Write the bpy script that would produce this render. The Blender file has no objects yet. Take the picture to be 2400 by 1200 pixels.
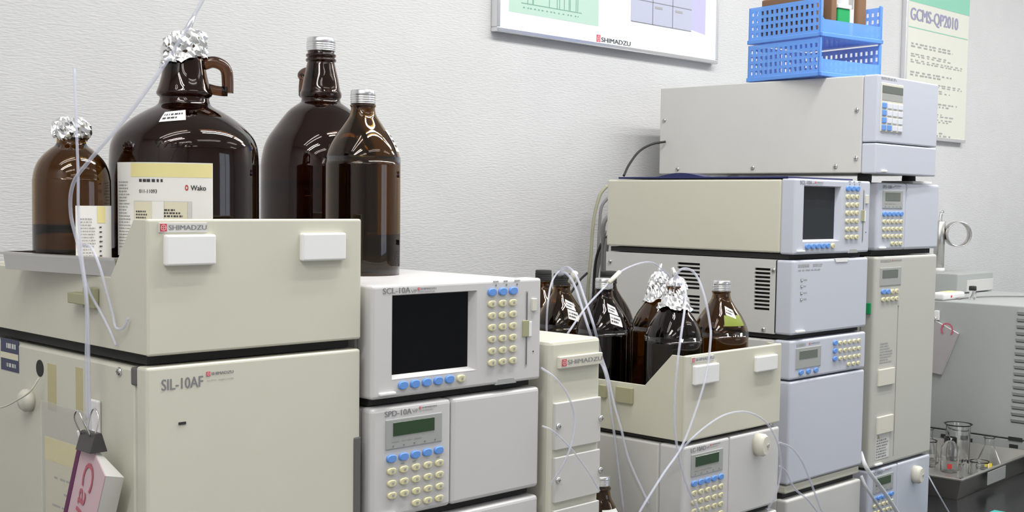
import bpy, bmesh, math, random
from mathutils import Vector, Matrix
C = bpy.context.scene.collection
R = random.Random(7)
PI = math.pi

# ---------------------------------------------------------------- camera
cam_d = bpy.data.cameras.new('camera'); cam = bpy.data.objects.new('camera', cam_d); C.objects.link(cam)
cam_d.sensor_width = 36; cam_d.lens = 44.15; cam_d.shift_y = 0.0286; cam_d.clip_start = 0.02
cam.matrix_world = Matrix(((0.69683, 0.03879, -0.71618, -0.62283), (-0.71711, 0.05628, -0.69469, -1.09479),
                           (0.01336, 0.99766, 0.06704, 0.15573), (0, 0, 0, 1)))
bpy.context.scene.camera = cam
# ---------------------------------------------------------------- light
w = bpy.data.worlds.new('world'); bpy.context.scene.world = w; w.use_nodes = True
w.node_tree.nodes['Background'].inputs[0].default_value = (0.75, 0.85, 1, 1)
w.node_tree.nodes['Background'].inputs[1].default_value = 1.0
vs = bpy.context.scene.view_settings
vs.view_transform = 'Standard'; vs.look = 'None'; vs.gamma = 1; vs.exposure = 0.0
CEIL = 1.45; FLOOR = -1.24; WALL = 0.65
XL, XR, YF = -1.7, 4.4, -3.6
FIX = [(3.6, -0.5, 24), (2.2, -0.3, 17.5), (0.9, -0.3, 25), (-0.55, -0.2, 4.5), (-1.05, -0.75, 19), (-1.05, -1.5, 5), (0.5, -1.3, 2.5), (2.2, -1.3, 2.5), (3.4, -2.4, 3), (-1.05, -2.8, 3.5)]
for i, (x, y, p) in enumerate(FIX):
    for dy in (-0.075, 0.075):
        #LT
        l = bpy.data.lights.new('tube_light', 'AREA'); l.shape = 'RECTANGLE'; l.size = 1.16; l.size_y = 0.035
        l.energy = p / 2; l.color = (1, 0.985, 0.95)
        o = bpy.data.objects.new('tube_light', l); C.objects.link(o); o.location = (x, y + dy, CEIL - 0.098)
l = bpy.data.lights.new('bluish_fill', 'AREA'); l.shape = 'RECTANGLE'; l.size = 1.7; l.size_y = 1.2; l.energy = 10; l.color = (0.72, 0.82, 1)  # unseen area light, added to tint the front faces blue
o = bpy.data.objects.new('bluish_fill', l); C.objects.link(o); o.location = (2.6, YF - 0.15, 0.35); o.rotation_euler = (PI/2, 0, 0)

# ---------------------------------------------------------------- materials
MATS = {}
def mat(name, col, rough=0.5, metal=0, trans=0, ior=1.45, bump=None, mottle=0, alpha=1, emis=None, spec=0.5, sss=0, coat=0):
    m = bpy.data.materials.new(name); m.use_nodes = True; nt = m.node_tree; b = nt.nodes['Principled BSDF']
    def s(k, v): b.inputs[k].default_value = v
    s('Base Color', (*col, 1)); s('Roughness', rough); s('Metallic', metal); s('Transmission Weight', trans); s('IOR', ior)
    s('Alpha', alpha); s('Specular IOR Level', spec); s('Coat Weight', coat)
    if emis: s('Emission Color', (*emis[0], 1)); s('Emission Strength', emis[1])
    tc = nt.nodes.new('ShaderNodeTexCoord')
    if mottle:
        n = nt.nodes.new('ShaderNodeTexNoise'); n.inputs['Scale'].default_value = 9; n.inputs['Detail'].default_value = 5
        nt.links.new(tc.outputs['Object'], n.inputs['Vector'])
        r = nt.nodes.new('ShaderNodeValToRGB'); r.color_ramp.elements[0].position = .3; r.color_ramp.elements[1].position = .7
        r.color_ramp.elements[0].color = (*[c * (1 - mottle) for c in col], 1); r.color_ramp.elements[1].color = (*[min(1, c * (1 + mottle)) for c in col], 1)
        nt.links.new(n.outputs['Fac'], r.inputs[0]); nt.links.new(r.outputs[0], b.inputs['Base Color'])
    if bump:
        sc, st, dist = bump
        mp = nt.nodes.new('ShaderNodeMapping'); mp.inputs['Scale'].default_value = sc
        n = nt.nodes.new('ShaderNodeTexNoise'); n.inputs['Scale'].default_value = 1; n.inputs['Detail'].default_value = 3
        bp = nt.nodes.new('ShaderNodeBump'); bp.inputs['Strength'].default_value = st; bp.inputs['Distance'].default_value = dist
        nt.links.new(tc.outputs['Object'], mp.inputs[0]); nt.links.new(mp.outputs[0], n.inputs['Vector'])
        nt.links.new(n.outputs['Fac'], bp.inputs['Height']); nt.links.new(bp.outputs[0], b.inputs['Normal'])
    MATS[name] = m; return m
M = MATS
mat('wallpaper', (0.585, 0.588, 0.598), 0.85, bump=((85, 85, 480), 0.5, 0.002), mottle=0.02)
mat('ceiling_white', (0.8, 0.8, 0.78), 0.9)
mat('floor_vinyl', (0.35, 0.34, 0.31), 0.5, mottle=0.1)
mat('beige', (0.615, 0.605, 0.515), 0.42, bump=((1200, 1200, 1200), 0.12, 0.0004), mottle=0.012)
mat('beige_warm', (0.605, 0.590, 0.495), 0.42, bump=((1200, 1200, 1200), 0.12, 0.0004), mottle=0.012)
mat('grey_beige', (0.575, 0.57, 0.555), 0.42, bump=((1200, 1200, 1200), 0.12, 0.0004), mottle=0.012)
mat('bezel', (0.585, 0.58, 0.585), 0.45, bump=((1500, 1500, 1500), 0.1, 0.0003))
mat('bezel_cool', (0.53, 0.555, 0.635), 0.45, bump=((1500, 1500, 1500), 0.1, 0.0003))
mat('oven_grey', (0.50, 0.50, 0.46), 0.45, bump=((1200, 1200, 1200), 0.12, 0.0004))
mat('gc_grey', (0.385, 0.405, 0.395), 0.5, bump=((900, 900, 900), 0.15, 0.0004))
mat('white_plastic', (0.80, 0.80, 0.80), 0.35)
mat('offwhite_plastic', (0.66, 0.64, 0.56), 0.4)
mat('shadow_gap', (0.03, 0.03, 0.03), 0.7)
mat('dark_grey', (0.12, 0.12, 0.12), 0.6)
mat('rubber', (0.03, 0.03, 0.03), 0.8)
mat('screen', (0.003, 0.003, 0.004), 0.35, spec=0.12)
mat('screen_grey', (0.022, 0.026, 0.030), 0.35, spec=0.2)
mat('lcd_green', (0.03, 0.065, 0.03), 0.15)
mat('lcd_grey', (0.13, 0.15, 0.13), 0.2)
mat('panel_grey', (0.36, 0.37, 0.36), 0.4)
mat('key_blue', (0.13, 0.30, 0.72), 0.4)
mat('key_cream', (0.66, 0.62, 0.40), 0.4)
mat('key_white', (0.68, 0.70, 0.78), 0.4)
mat('ink', (0.05, 0.05, 0.06), 0.6)
mat('ink_grey', (0.22, 0.22, 0.24), 0.6)
mat('ink_soft', (0.35, 0.35, 0.35), 0.7)
mat('logo_red', (0.62, 0.06, 0.10), 0.5)
mat('logo_pale', (0.80, 0.55, 0.55), 0.5)
mat('chrome', (0.75, 0.75, 0.75), 0.18, metal=1)
mat('steel', (0.55, 0.54, 0.52), 0.3, metal=1, bump=((300, 300, 300), 0.1, 0.0005))
mat('steel_tray', (0.66, 0.645, 0.62), 0.36, metal=1)
mat('aluminium', (0.78, 0.78, 0.80), 0.28, metal=1)
mat('foil', (0.95, 0.95, 0.97), 0.26, metal=1)
mat('amber', (0.27, 0.150, 0.032), 0.02, trans=1, ior=1.5)
mat('amber_dark', (0.115, 0.048, 0.022), 0.02, trans=1, ior=1.5)
mat('clear_glass', (0.97, 0.98, 0.98), 0.02, trans=1, ior=1.45)
mat('solvent', (0.75, 0.72, 0.65), 0.0, trans=1, ior=1.34)
mat('paper', (0.82, 0.81, 0.78), 0.7)
mat('paper_aged', (0.72, 0.68, 0.52), 0.7)
mat('paper_yellow', (0.80, 0.72, 0.34), 0.7)
mat('label_grey', (0.62, 0.62, 0.60), 0.7)
mat('label_green', (0.20, 0.25, 0.03), 0.5)
mat('tape', (0.62, 0.55, 0.30), 0.4, alpha=0.75)
mat('sleeve', (0.75, 0.74, 0.68), 0.15, alpha=0.35)
mat('tube_clear', (0.66, 0.68, 0.80), 0.25, alpha=0.42)
mat('tube_thick', (0.70, 0.72, 0.76), 0.3, alpha=0.65)
mat('clip_olive', (0.36, 0.35, 0.22), 0.5)
mat('note_blue', (0.045, 0.05, 0.11), 0.5)
mat('book_pink', (0.66, 0.48, 0.52), 0.6)
mat('book_pale', (0.42, 0.385, 0.40), 0.6)
mat('book_spine', (0.13, 0.02, 0.09), 0.5)
mat('book_red', (0.52, 0.13, 0.18), 0.6)
mat('binder_black', (0.06, 0.055, 0.055), 0.35)
mat('board_white', (0.82, 0.88, 0.90), 0.35)
mat('chart_green', (0.43, 0.60, 0.51), 0.5)
mat('chart_line', (0.17, 0.36, 0.27), 0.5)
mat('chart_violet', (0.47, 0.45, 0.66), 0.5)
mat('photo_grey', (0.44, 0.46, 0.58), 0.5)
mat('poster_cream', (0.66, 0.67, 0.60), 0.5)
mat('poster_green', (0.24, 0.55, 0.42), 0.5)
mat('poster_ink', (0.28, 0.28, 0.42), 0.5)
mat('rack_blue', (0.16, 0.38, 0.90), 0.3, alpha=0.72)
mat('brown', (0.20, 0.11, 0.06), 0.8)
mat('green', (0.01, 0.33, 0.10), 0.5)
mat('navy', (0.015, 0.02, 0.10), 0.35)
mat('bench_black', (0.012, 0.012, 0.014), 0.22)
mat('bench_grey', (0.35, 0.35, 0.33), 0.5)
mat('cable_grey', (0.25, 0.25, 0.25), 0.6)
mat('cable_black', (0.03, 0.03, 0.03), 0.5)
mat('cable_beige', (0.42, 0.41, 0.30), 0.6)
mat('teal', (0.05, 0.38, 0.36), 0.6)
mat('yellow', (0.80, 0.62, 0.05), 0.5)
mat('red', (0.55, 0.04, 0.04), 0.5)
mat('lamp_white', (1, 1, 1), 0.5, emis=((1, 0.98, 0.95), 1.5))

# ---------------------------------------------------------------- mesh helpers
class MB:
    def __init__(s): s.bm = bmesh.new(); s.mi = 0
    def faces(s, vs, fs, smooth=False):
        v = [s.bm.verts.new(p) for p in vs]
        for f in fs:
            try:
                q = s.bm.faces.new([v[i] for i in f]); q.material_index = s.mi; q.smooth = smooth
            except ValueError: pass
        return v
    def box(s, x0, x1, y0, y1, z0, z1, b=0, seg=2):
        t = bmesh.new()
        bmesh.ops.create_cube(t, size=1)
        for v in t.verts: v.co = ((x0+x1)/2 + v.co.x*(x1-x0), (y0+y1)/2 + v.co.y*(y1-y0), (z0+z1)/2 + v.co.z*(z1-z0))
        if b: bmesh.ops.bevel(t, geom=t.edges[:], offset=min(b, .45*min(abs(x1-x0), abs(y1-y0), abs(z1-z0))), segments=seg, affect='EDGES', profile=.5)
        s.take(t); return s
    def take(s, t, smooth=False, matrix=None):
        t.normal_update(); mp = {}
        for v in t.verts: mp[v] = s.bm.verts.new(matrix @ v.co if matrix else v.co)
        for f in t.faces:
            q = s.bm.faces.new([mp[v] for v in f.verts]); q.material_index = s.mi; q.smooth = smooth or f.smooth
        t.free()
    def prism(s, pts, axis, a0, a1, b=0):
        # polygon pts in the two other axes, extruded along axis
        t = bmesh.new()
        def P(p, a): return {'x': (a, p[0], p[1]), 'y': (p[0], a, p[1]), 'z': (p[0], p[1], a)}[axis]
        lo = [t.verts.new(P(p, a0)) for p in pts]; hi = [t.verts.new(P(p, a1)) for p in pts]
        t.faces.new(lo); t.faces.new(hi[::-1]); n = len(pts)
        for i in range(n): t.faces.new((lo[i], hi[i], hi[(i+1) % n], lo[(i+1) % n]))
        bmesh.ops.recalc_face_normals(t, faces=t.faces[:])
        if b: bmesh.ops.bevel(t, geom=t.edges[:], offset=b, segments=2, affect='EDGES', profile=.5)
        s.take(t); return s
    def lathe(s, prof, n=48, c=(0, 0, 0), caps=True, flip=False):
        rings = []
        for r, z in prof:
            rings.append([s.bm.verts.new((c[0] + r*math.cos(2*PI*i/n), c[1] + r*math.sin(2*PI*i/n), c[2] + z)) for i in range(n)])
        fs = []
        for a, b in zip(rings, rings[1:]):
            for i in range(n):
                j = (i+1) % n; q = (a[i], a[j], b[j], b[i])
                f = s.bm.faces.new(q[::-1] if flip else q); f.smooth = True; f.material_index = s.mi; fs.append(f)
        if caps:
            f = s.bm.faces.new(rings[0] if flip else rings[0][::-1]); f.material_index = s.mi
            f = s.bm.faces.new(rings[-1][::-1] if flip else rings[-1]); f.material_index = s.mi
        return s
    def tube(s, pts, r, n=10, caps=True, smooth_path=True, sub=6):
        P = [Vector(p) for p in pts]
        if smooth_path and len(P) > 2: P = catmull(P, sub)
        rr = r if callable(r) else (lambda t: r)
        up = None; rings = []
        for i, p in enumerate(P):
            d = (P[min(i+1, len(P)-1)] - P[max(i-1, 0)]).normalized()
            if up is None:
                up = d.orthogonal().normalized()
            else:
                up = (up - d*up.dot(d))
                up = up.normalized() if up.length > 1e-6 else d.orthogonal().normalized()
            sd = d.cross(up); q = rr(i/(len(P)-1))
            rings.append([s.bm.verts.new(p + q*(math.cos(2*PI*k/n)*up + math.sin(2*PI*k/n)*sd)) for k in range(n)])
        for a, b in zip(rings, rings[1:]):
            for k in range(n):
                f = s.bm.faces.new((a[k], a[(k+1) % n], b[(k+1) % n], b[k])); f.smooth = True; f.material_index = s.mi
        if caps:
            f = s.bm.faces.new(rings[0][::-1]); f.material_index = s.mi; f = s.bm.faces.new(rings[-1]); f.material_index = s.mi
        return s
    def oval(s, cx, cz, w, h, y0, y1, n=20, pw=2.6, bev=0.25):
        # rounded key standing proud of a front plane (towards -y)
        rings = []
        for (k, y) in ((1, y0), (1, y1 + (y0-y1)*bev), (1-bev*.7, y1)):
            ring = []
            for i in range(n):
                a = 2*PI*i/n; ca, sa = math.cos(a), math.sin(a)
                ring.append(s.bm.verts.new((cx + k*w/2*abs(ca)**(2/pw)*(1 if ca > 0 else -1), y, cz + k*h/2*abs(sa)**(2/pw)*(1 if sa > 0 else -1))))
            rings.append(ring)
        for a, b in zip(rings, rings[1:]):
            for i in range(n):
                f = s.bm.faces.new((a[i], a[(i+1) % n], b[(i+1) % n], b[i])); f.material_index = s.mi; f.smooth = True
        f = s.bm.faces.new(rings[-1]); f.material_index = s.mi
        f = s.bm.faces.new(rings[0][::-1]); f.material_index = s.mi
        return s
def catmull(P, sub):
    out = []
    for i in range(len(P)-1):
        a = P[i-1] if i else P[0]*2 - P[1]; b = P[i]; c = P[i+1]; d = P[i+2] if i+2 < len(P) else P[-1]*2 - P[-2]
        for k in range(sub):
            t = k/sub
            out.append(.5*((2*b) + (c-a)*t + (2*a-5*b+4*c-d)*t*t + (3*b-a-3*c+d)*t**3))
    out.append(P[-1]); return out
def obj(name, mb, mats, parent=None, loc=None):
    me = bpy.data.meshes.new(name); mb.bm.to_mesh(me); mb.bm.free()
    for m in (mats if isinstance(mats, (list, tuple)) else [mats]): me.materials.append(M[m])
    o = bpy.data.objects.new(name, me); C.objects.link(o)
    if parent: o.parent = parent
    if loc: o.location = loc
    return o
def tag(o, label=None, cat=None, group=None, kind=None):
    if label: o['label'] = label
    if cat: o['category'] = cat
    if group: o['group'] = group
    if kind: o['kind'] = kind
    return o
def thing(name, label, cat, loc=(0, 0, 0), rz=0, group=None):
    o = bpy.data.objects.new(name, None); C.objects.link(o); o.location = loc; o.rotation_euler = (0, 0, rz); o.empty_display_size = .02
    return tag(o, label, cat, group)
def struct(name, mb, m): return tag(obj(name, mb, m), kind='structure')
_text = {}
def text_bm(s):
    # flat lettering as a bmesh scaled to the unit square
    if s not in _text:
        cu = bpy.data.curves.new('lettering', 'FONT'); cu.body = s; cu.size = 1; cu.extrude = 0; cu.resolution_u = 3
        o = bpy.data.objects.new('lettering', cu); C.objects.link(o); bpy.context.view_layer.update()
        dg = bpy.context.evaluated_depsgraph_get(); me = o.evaluated_get(dg).to_mesh()
        vs = [tuple(v.co) for v in me.vertices]; fs = [tuple(p.vertices) for p in me.polygons]
        o.evaluated_get(dg).to_mesh_clear(); bpy.data.objects.remove(o); bpy.data.curves.remove(cu)
        if vs:
            x0 = min(v[0] for v in vs); x1 = max(v[0] for v in vs); y0 = min(v[1] for v in vs); y1 = max(v[1] for v in vs)
            vs = [((v[0]-x0)/(x1-x0), (v[1]-y0)/(y1-y0)) for v in vs]
        _text[s] = (vs, fs)
    return _text[s]
def put_text(mb, s, f):
    vs, fs = text_bm(s); mb.faces([f(u, v) for u, v in vs], fs)
def text_part(parent, s, u0, u1, z0, z1, y, m='ink_grey', name='lettering', bold=0):
    mb = MB(); put_text(mb, s, lambda u, v: (u0 + u*(u1-u0), y, z0 + v*(z1-z0)))
    if bold: 
        for d in (-bold, bold): put_text(mb, s, lambda u, v: (u0 + u*(u1-u0) + d, y - .00002*(1 if d > 0 else 2), z0 + v*(z1-z0)))
    return obj(name, mb, m, parent)
def scribble(mb, u0, u1, z0, z1, lines, f, fill=.6, rnd=R, word=(.05, .18)):
    # rows of small marks standing for print too small to read
    h = (z1-z0)/lines
    for i in range(lines):
        zc = z1 - (i+.5)*h; u = 0; end = rnd.uniform(.6, 1)
        while u < end:
            L = rnd.uniform(*word); L = min(L, end-u)
            a, b = u0 + u*(u1-u0), u0 + (u+L)*(u1-u0)
            n = 3; vs = [f(a + (b-a)*k/n, zc - h*fill/2) for k in range(n+1)] + [f(a + (b-a)*k/n, zc + h*fill/2) for k in range(n+1)]
            mb.faces(vs, [(k, k+1, n+2+k, n+1+k) for k in range(n)])
            u += L + rnd.uniform(.02, .06)

# ---------------------------------------------------------------- the room
t = MB(); t.box(XL, XR, WALL, WALL+.12, FLOOR, CEIL); struct('wall_back', t, 'wallpaper')
t = MB(); t.box(XL-.12, XL, YF, WALL+.12, FLOOR, CEIL); struct('wall_left', t, 'wallpaper')
t = MB(); t.box(XR, XR+.12, YF, WALL+.12, FLOOR, CEIL); struct('wall_right', t, 'wallpaper')
t = MB()
for x0, x1, z0, z1 in ((XL, 1.7, FLOOR, CEIL), (3.5, XR, FLOOR, CEIL), (1.7, 3.5, FLOOR, -.3), (1.7, 3.5, 1.0, CEIL)): t.box(x0, x1, YF-.12, YF, z0, z1)
struct('wall_front', t, 'wallpaper')
t = MB()
for x0, x1, z0, z1 in ((1.7, 1.75, -.3, 1), (3.45, 3.5, -.3, 1), (1.75, 3.45, -.3, -.25), (1.75, 3.45, .95, 1), (2.575, 2.625, -.25, .95)): t.box(x0, x1, YF-.1, YF-.02, z0, z1)
struct('added_window_1', t, 'white_plastic')  # unseen frame, put in around the added blue light
t = MB(); t.box(XL-.12, XR+.12, YF-.12, WALL+.12, FLOOR-.1, FLOOR); struct('floor', t, 'floor_vinyl')
t = MB(); t.box(XL-.12, XR+.12, YF-.12, WALL+.12, CEIL, CEIL+.1); struct('ceiling', t, 'ceiling_white')
t = MB(); t.box(XL, XR, WALL-.012, WALL, FLOOR, FLOOR+.07, .002); struct('baseboard_back', t, 'dark_grey')
for i, (x, y, p) in enumerate(FIX):
    r = thing('ceiling_light', 'white twin tube ceiling light ' + ['over the far right of the bench', 'over the stacks at the right', 'over the middle of the bench', 'over the left end of the bench', 'at the left in the second row', 'at the left in the third row', 'in the middle, in front of the bench', 'at the right, in front of the bench', 'at the right, farthest from the bench', 'at the left, farthest from the bench'][i], 'ceiling light', (x, y, CEIL))
    t = MB(); t.prism([(-.13, 0), (.13, 0), (.09, -.045), (-.09, -.045)], 'x', -.62, .62); obj('housing', t, 'white_plastic', r)
    for dy in (-.075, .075):
        t = MB(); t.tube([(-.6, dy, -.075), (.6, dy, -.075)], .0145, 12, smooth_path=False); obj('tube', t, 'lamp_white', r)
        for sx in (-.606, .606):
            t = MB(); t.box(sx-.008, sx+.008, dy-.014, dy+.014, -.09, -.04, .002); obj('socket', t, 'white_plastic', r)

# ---------------------------------------------------------------- bench
BZ = -0.497
r = thing('lab_bench', 'long black topped laboratory bench along the wall', 'bench', (1.2, .3, FLOOR))
t = MB(); t.box(-2.7, 3.0, -.42, .345, BZ-.03-FLOOR, BZ-FLOOR, .004); obj('bench_top', t, 'bench_black', r)
for i in range(6):
    t = MB(); t.box(-2.68 + i*.945, -2.68 + i*.945 + .94, -.36, .34, .08, BZ-.031-FLOOR, .003); cb = obj('cabinet', t, 'bench_grey', r)
    t = MB(); t.tube([(-2.3 + i*.945, -.36, .6), (-2.3 + i*.945, -.39, .6), (-2.15 + i*.945, -.39, .6), (-2.15 + i*.945, -.36, .6)], .005, 8, smooth_path=False); obj('handle', t, 'chrome', cb)
t = MB(); t.box(-2.68, 2.98, -.32, .34, 0, .08); obj('plinth', t, 'dark_grey', r)

# ---------------------------------------------------------------- instrument kit
class Mod:
    # an instrument: local x along its front, y into its depth, z kept in room height
    def __init__(s, name, label, cat, x, y, a, z0, group=None):
        s.z0 = z0; s.root = thing(name, label, cat, (x, y, z0), a, group)
    def add(s, name, mb, m, parent=None):
        if parent is None:
            for v in mb.bm.verts: v.co.z -= s.z0
        return obj(name, mb, m, parent or s.root)
    def on(s, name, mb, m, parent):     # sub-part: same local frame (parents sit at the root's origin)
        for v in mb.bm.verts: v.co.z -= s.z0
        return obj(name, mb, m, parent)
    def feet(s, w, d, z_lo, z_hi, r=.013):
        for x in (.035, w-.035):
            for y in (.04, d-.04):
                t = MB(); t.lathe([(r, z_lo), (r*1.05, (z_lo+z_hi)/2), (r, z_hi+.001)], 16, (x, y, 0)); s.add('foot', t, 'rubber')
        if d < .49:
            t = MB(); t.box(.007, w-.007, .014, d-.006, z_lo+.0012, z_hi); s.add('gap_shade', t, 'rubber')  # dark filler standing in for the shade in the gap below
    def screw(s, x, y, z, ax='x', r=.0042):
        t = MB(); rings = [(r, 0), (r, .0012), (r*.7, .0026), (r*.2, .003)]
        tb = MB(); tb.lathe(rings, 14); tb.mi = 1; tb.box(-r*.6, r*.6, -.0004, .0004, .0024, .0032); tb.box(-.0004, .0004, -r*.6, r*.6, .0024, .0032)
        rot = Matrix.Rotation(-PI/2, 4, 'Y') if ax == 'x' else Matrix.Rotation(PI/2, 4, 'X')
        for v in tb.bm.verts: v.co = rot @ v.co + Vector((x, y, z))
        s.add('screw', tb, ['chrome', 'dark_grey'])
    def logo(s, u0, u1, z0, z1, y, plate='label_grey', parent=None, txt='ink_grey'):
        # small red emblem followed by the maker's wordmark
        h = z1-z0; e = h*.78; zc = (z0+z1)/2
        if plate:
            t = MB(); t.box(u0, u1, y-.0008, y+.0006, z0, z1, .0003, 1); p = s.add('name_plate', t, plate); y -= .0009
        t = MB(); emblem(t, u0 + h*.12, u0 + h*.12 + e, zc-e/2, zc+e/2, y)
        (s.on('emblem', t, ['logo_red', 'logo_pale'], p) if plate else s.add('emblem', t, ['logo_red', 'logo_pale']))
        mb = MB(); a0 = u0 + h*.2 + e*1.12; a1 = u1 - h*.1
        for d in (0, .0004): put_text(mb, 'SHIMADZU', lambda u, v: (a0 + u*(a1-a0) + d, y-.0002-d*.1, zc - e*.32 + v*e*.64))
        (s.on('lettering', mb, txt, p) if plate else s.add('lettering', mb, txt))
    def text(s, txt, u0, u1, z0, z1, y=-.0004, m='ink_grey', bold=0):
        mb = MB(); put_text(mb, txt, lambda u, v: (u0 + u*(u1-u0), y, z0 + v*(z1-z0)))
        if bold: put_text(mb, txt, lambda u, v: (u0 + bold + u*(u1-u0), y-.0001, z0 + v*(z1-z0)))
        s.add('lettering', mb, m)
    def small_print(s, u0, u1, z0, z1, lines, y=-.0004, m='ink_soft', fill=.5, seed=1):
        mb = MB(); scribble(mb, u0, u1, z0, z1, lines, lambda a, z: (a, y, z), fill, random.Random(seed)); s.add('small_print', mb, m)
    def key(s, u, z, w, h, y=0, m='key_cream', name='key', mark=True):
        mb = MB(); mb.oval(u, z, w, h, y+.0008, y-.0032)
        if m == 'key_cream' and mark:
            mb.mi = 1; mb.box(u-w*.08, u+w*.16, y-.0035, y-.0031, z-h*.18, z+h*.18)
        o = s.add(name, mb, [m, 'ink_soft'])
        if m == 'key_blue': o['label'] = 'blue oval key'
        return o
    def keys(s, p00, p10, p01, cols, rows, w, h, y=0, m='key_cream', skip=()):
        # p00 first column top row, p10 last column top row, p01 first column bottom row
        for j in range(rows):
            for i in range(cols):
                if (i, j) in skip: continue
                a = i/(cols-1) if cols > 1 else 0; b = j/(rows-1) if rows > 1 else 0
                s.key(p00[0] + a*(p10[0]-p00[0]) + b*(p01[0]-p00[0]), p00[1] + a*(p10[1]-p00[1]) + b*(p01[1]-p00[1]), w, h, y, m)
    def led(s, u, z, y=0, r=.0013, m='ink_grey'):
        mb = MB(); mb.oval(u, z, 2*r, 2*r, y+.0005, y-.0006, 10, 2); s.add('indicator', mb, m)
    def casing(s, w, d, z0, z1, mtl, y0=0, b=.003, name='casing', x0=0):
        t = MB(); t.box(x0, w, y0, d, z0, z1, b); return s.add(name, t, mtl)
    def tab(s, u0, u1, z0, z1, y=0, m='white_plastic'):
        t = MB(); t.box(u0, u1, y-.004, y+.002, z0, z1, .001); s.add('latch_tab', t, m)
def emblem(t, u0, u1, z0, z1, y):
    # red square with a pale ring and cross in it
    t.mi = 0; t.box(u0, u1, y-.0001, y+.0002, z0, z1)
    t.mi = 1; cx, cz = (u0+u1)/2, (z0+z1)/2; a = (u1-u0)*.39; b = (z1-z0)*.39; k = .80; n = 24; yy = y-.0003
    vs = []
    for q in (1, k): vs += [(cx + q*a*math.cos(2*PI*i/n), yy, cz + q*b*math.sin(2*PI*i/n)) for i in range(n)]
    t.faces(vs, [(i, (i+1) % n, n+(i+1) % n, n+i) for i in range(n)])
    t.faces([(cx-a*.85, yy, cz-b*.09), (cx+a*.85, yy, cz-b*.09), (cx+a*.85, yy, cz+b*.09), (cx-a*.85, yy, cz+b*.09)], [(0, 1, 2, 3)])
    t.faces([(cx-a*.09, yy, cz-b*.85), (cx+a*.09, yy, cz-b*.85), (cx+a*.09, yy, cz+b*.85), (cx-a*.09, yy, cz+b*.85)], [(0, 1, 2, 3)])
def framed(t, w, z0, z1, holes, y0, y1, b=.0025):
    # a front slab with rectangular openings, outer edge softened
    us = sorted({0, w, *[h[0] for h in holes], *[h[1] for h in holes]}); zs = sorted({z0, z1, *[h[2] for h in holes], *[h[3] for h in holes]})
    tt = bmesh.new(); V = {}
    def v(i, j, k):
        if (i, j, k) not in V: V[i, j, k] = tt.verts.new((us[i], (y0, y1)[k], zs[j]))
        return V[i, j, k]
    def hole(i, j):
        if not (0 <= i < len(us)-1 and 0 <= j < len(zs)-1): return True
        cu = (us[i]+us[i+1])/2; cz = (zs[j]+zs[j+1])/2
        return any(h[0] < cu < h[1] and h[2] < cz < h[3] for h in holes)
    for i in range(len(us)-1):
        for j in range(len(zs)-1):
            if hole(i, j): continue
            tt.faces.new((v(i, j, 0), v(i+1, j, 0), v(i+1, j+1, 0), v(i, j+1, 0)))
            tt.faces.new((v(i, j+1, 1), v(i+1, j+1, 1), v(i+1, j, 1), v(i, j, 1)))
            for (di, dj, e) in ((-1, 0, ((i, j), (i, j+1))), (1, 0, ((i+1, j+1), (i+1, j))), (0, -1, ((i+1, j), (i, j))), (0, 1, ((i, j+1), (i+1, j+1)))):
                if hole(i+di, j+dj): (a, b_), (c, d) = e; tt.faces.new((v(a, b_, 0), v(c, d, 0), v(c, d, 1), v(a, b_, 1)))
    bmesh.ops.recalc_face_normals(tt, faces=tt.faces[:])
    if b:
        ed = [e for e in tt.edges if all(abs(q.co.x) < 1e-6 or abs(q.co.x-w) < 1e-6 or abs(q.co.z-z0) < 1e-6 or abs(q.co.z-z1) < 1e-6 for q in e.verts) and len(e.link_faces) == 2 and e.calc_face_angle(0) > .5]
        bmesh.ops.bevel(tt, geom=ed, offset=b, segments=3, affect='EDGES', profile=.5)
    t.take(tt)

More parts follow.
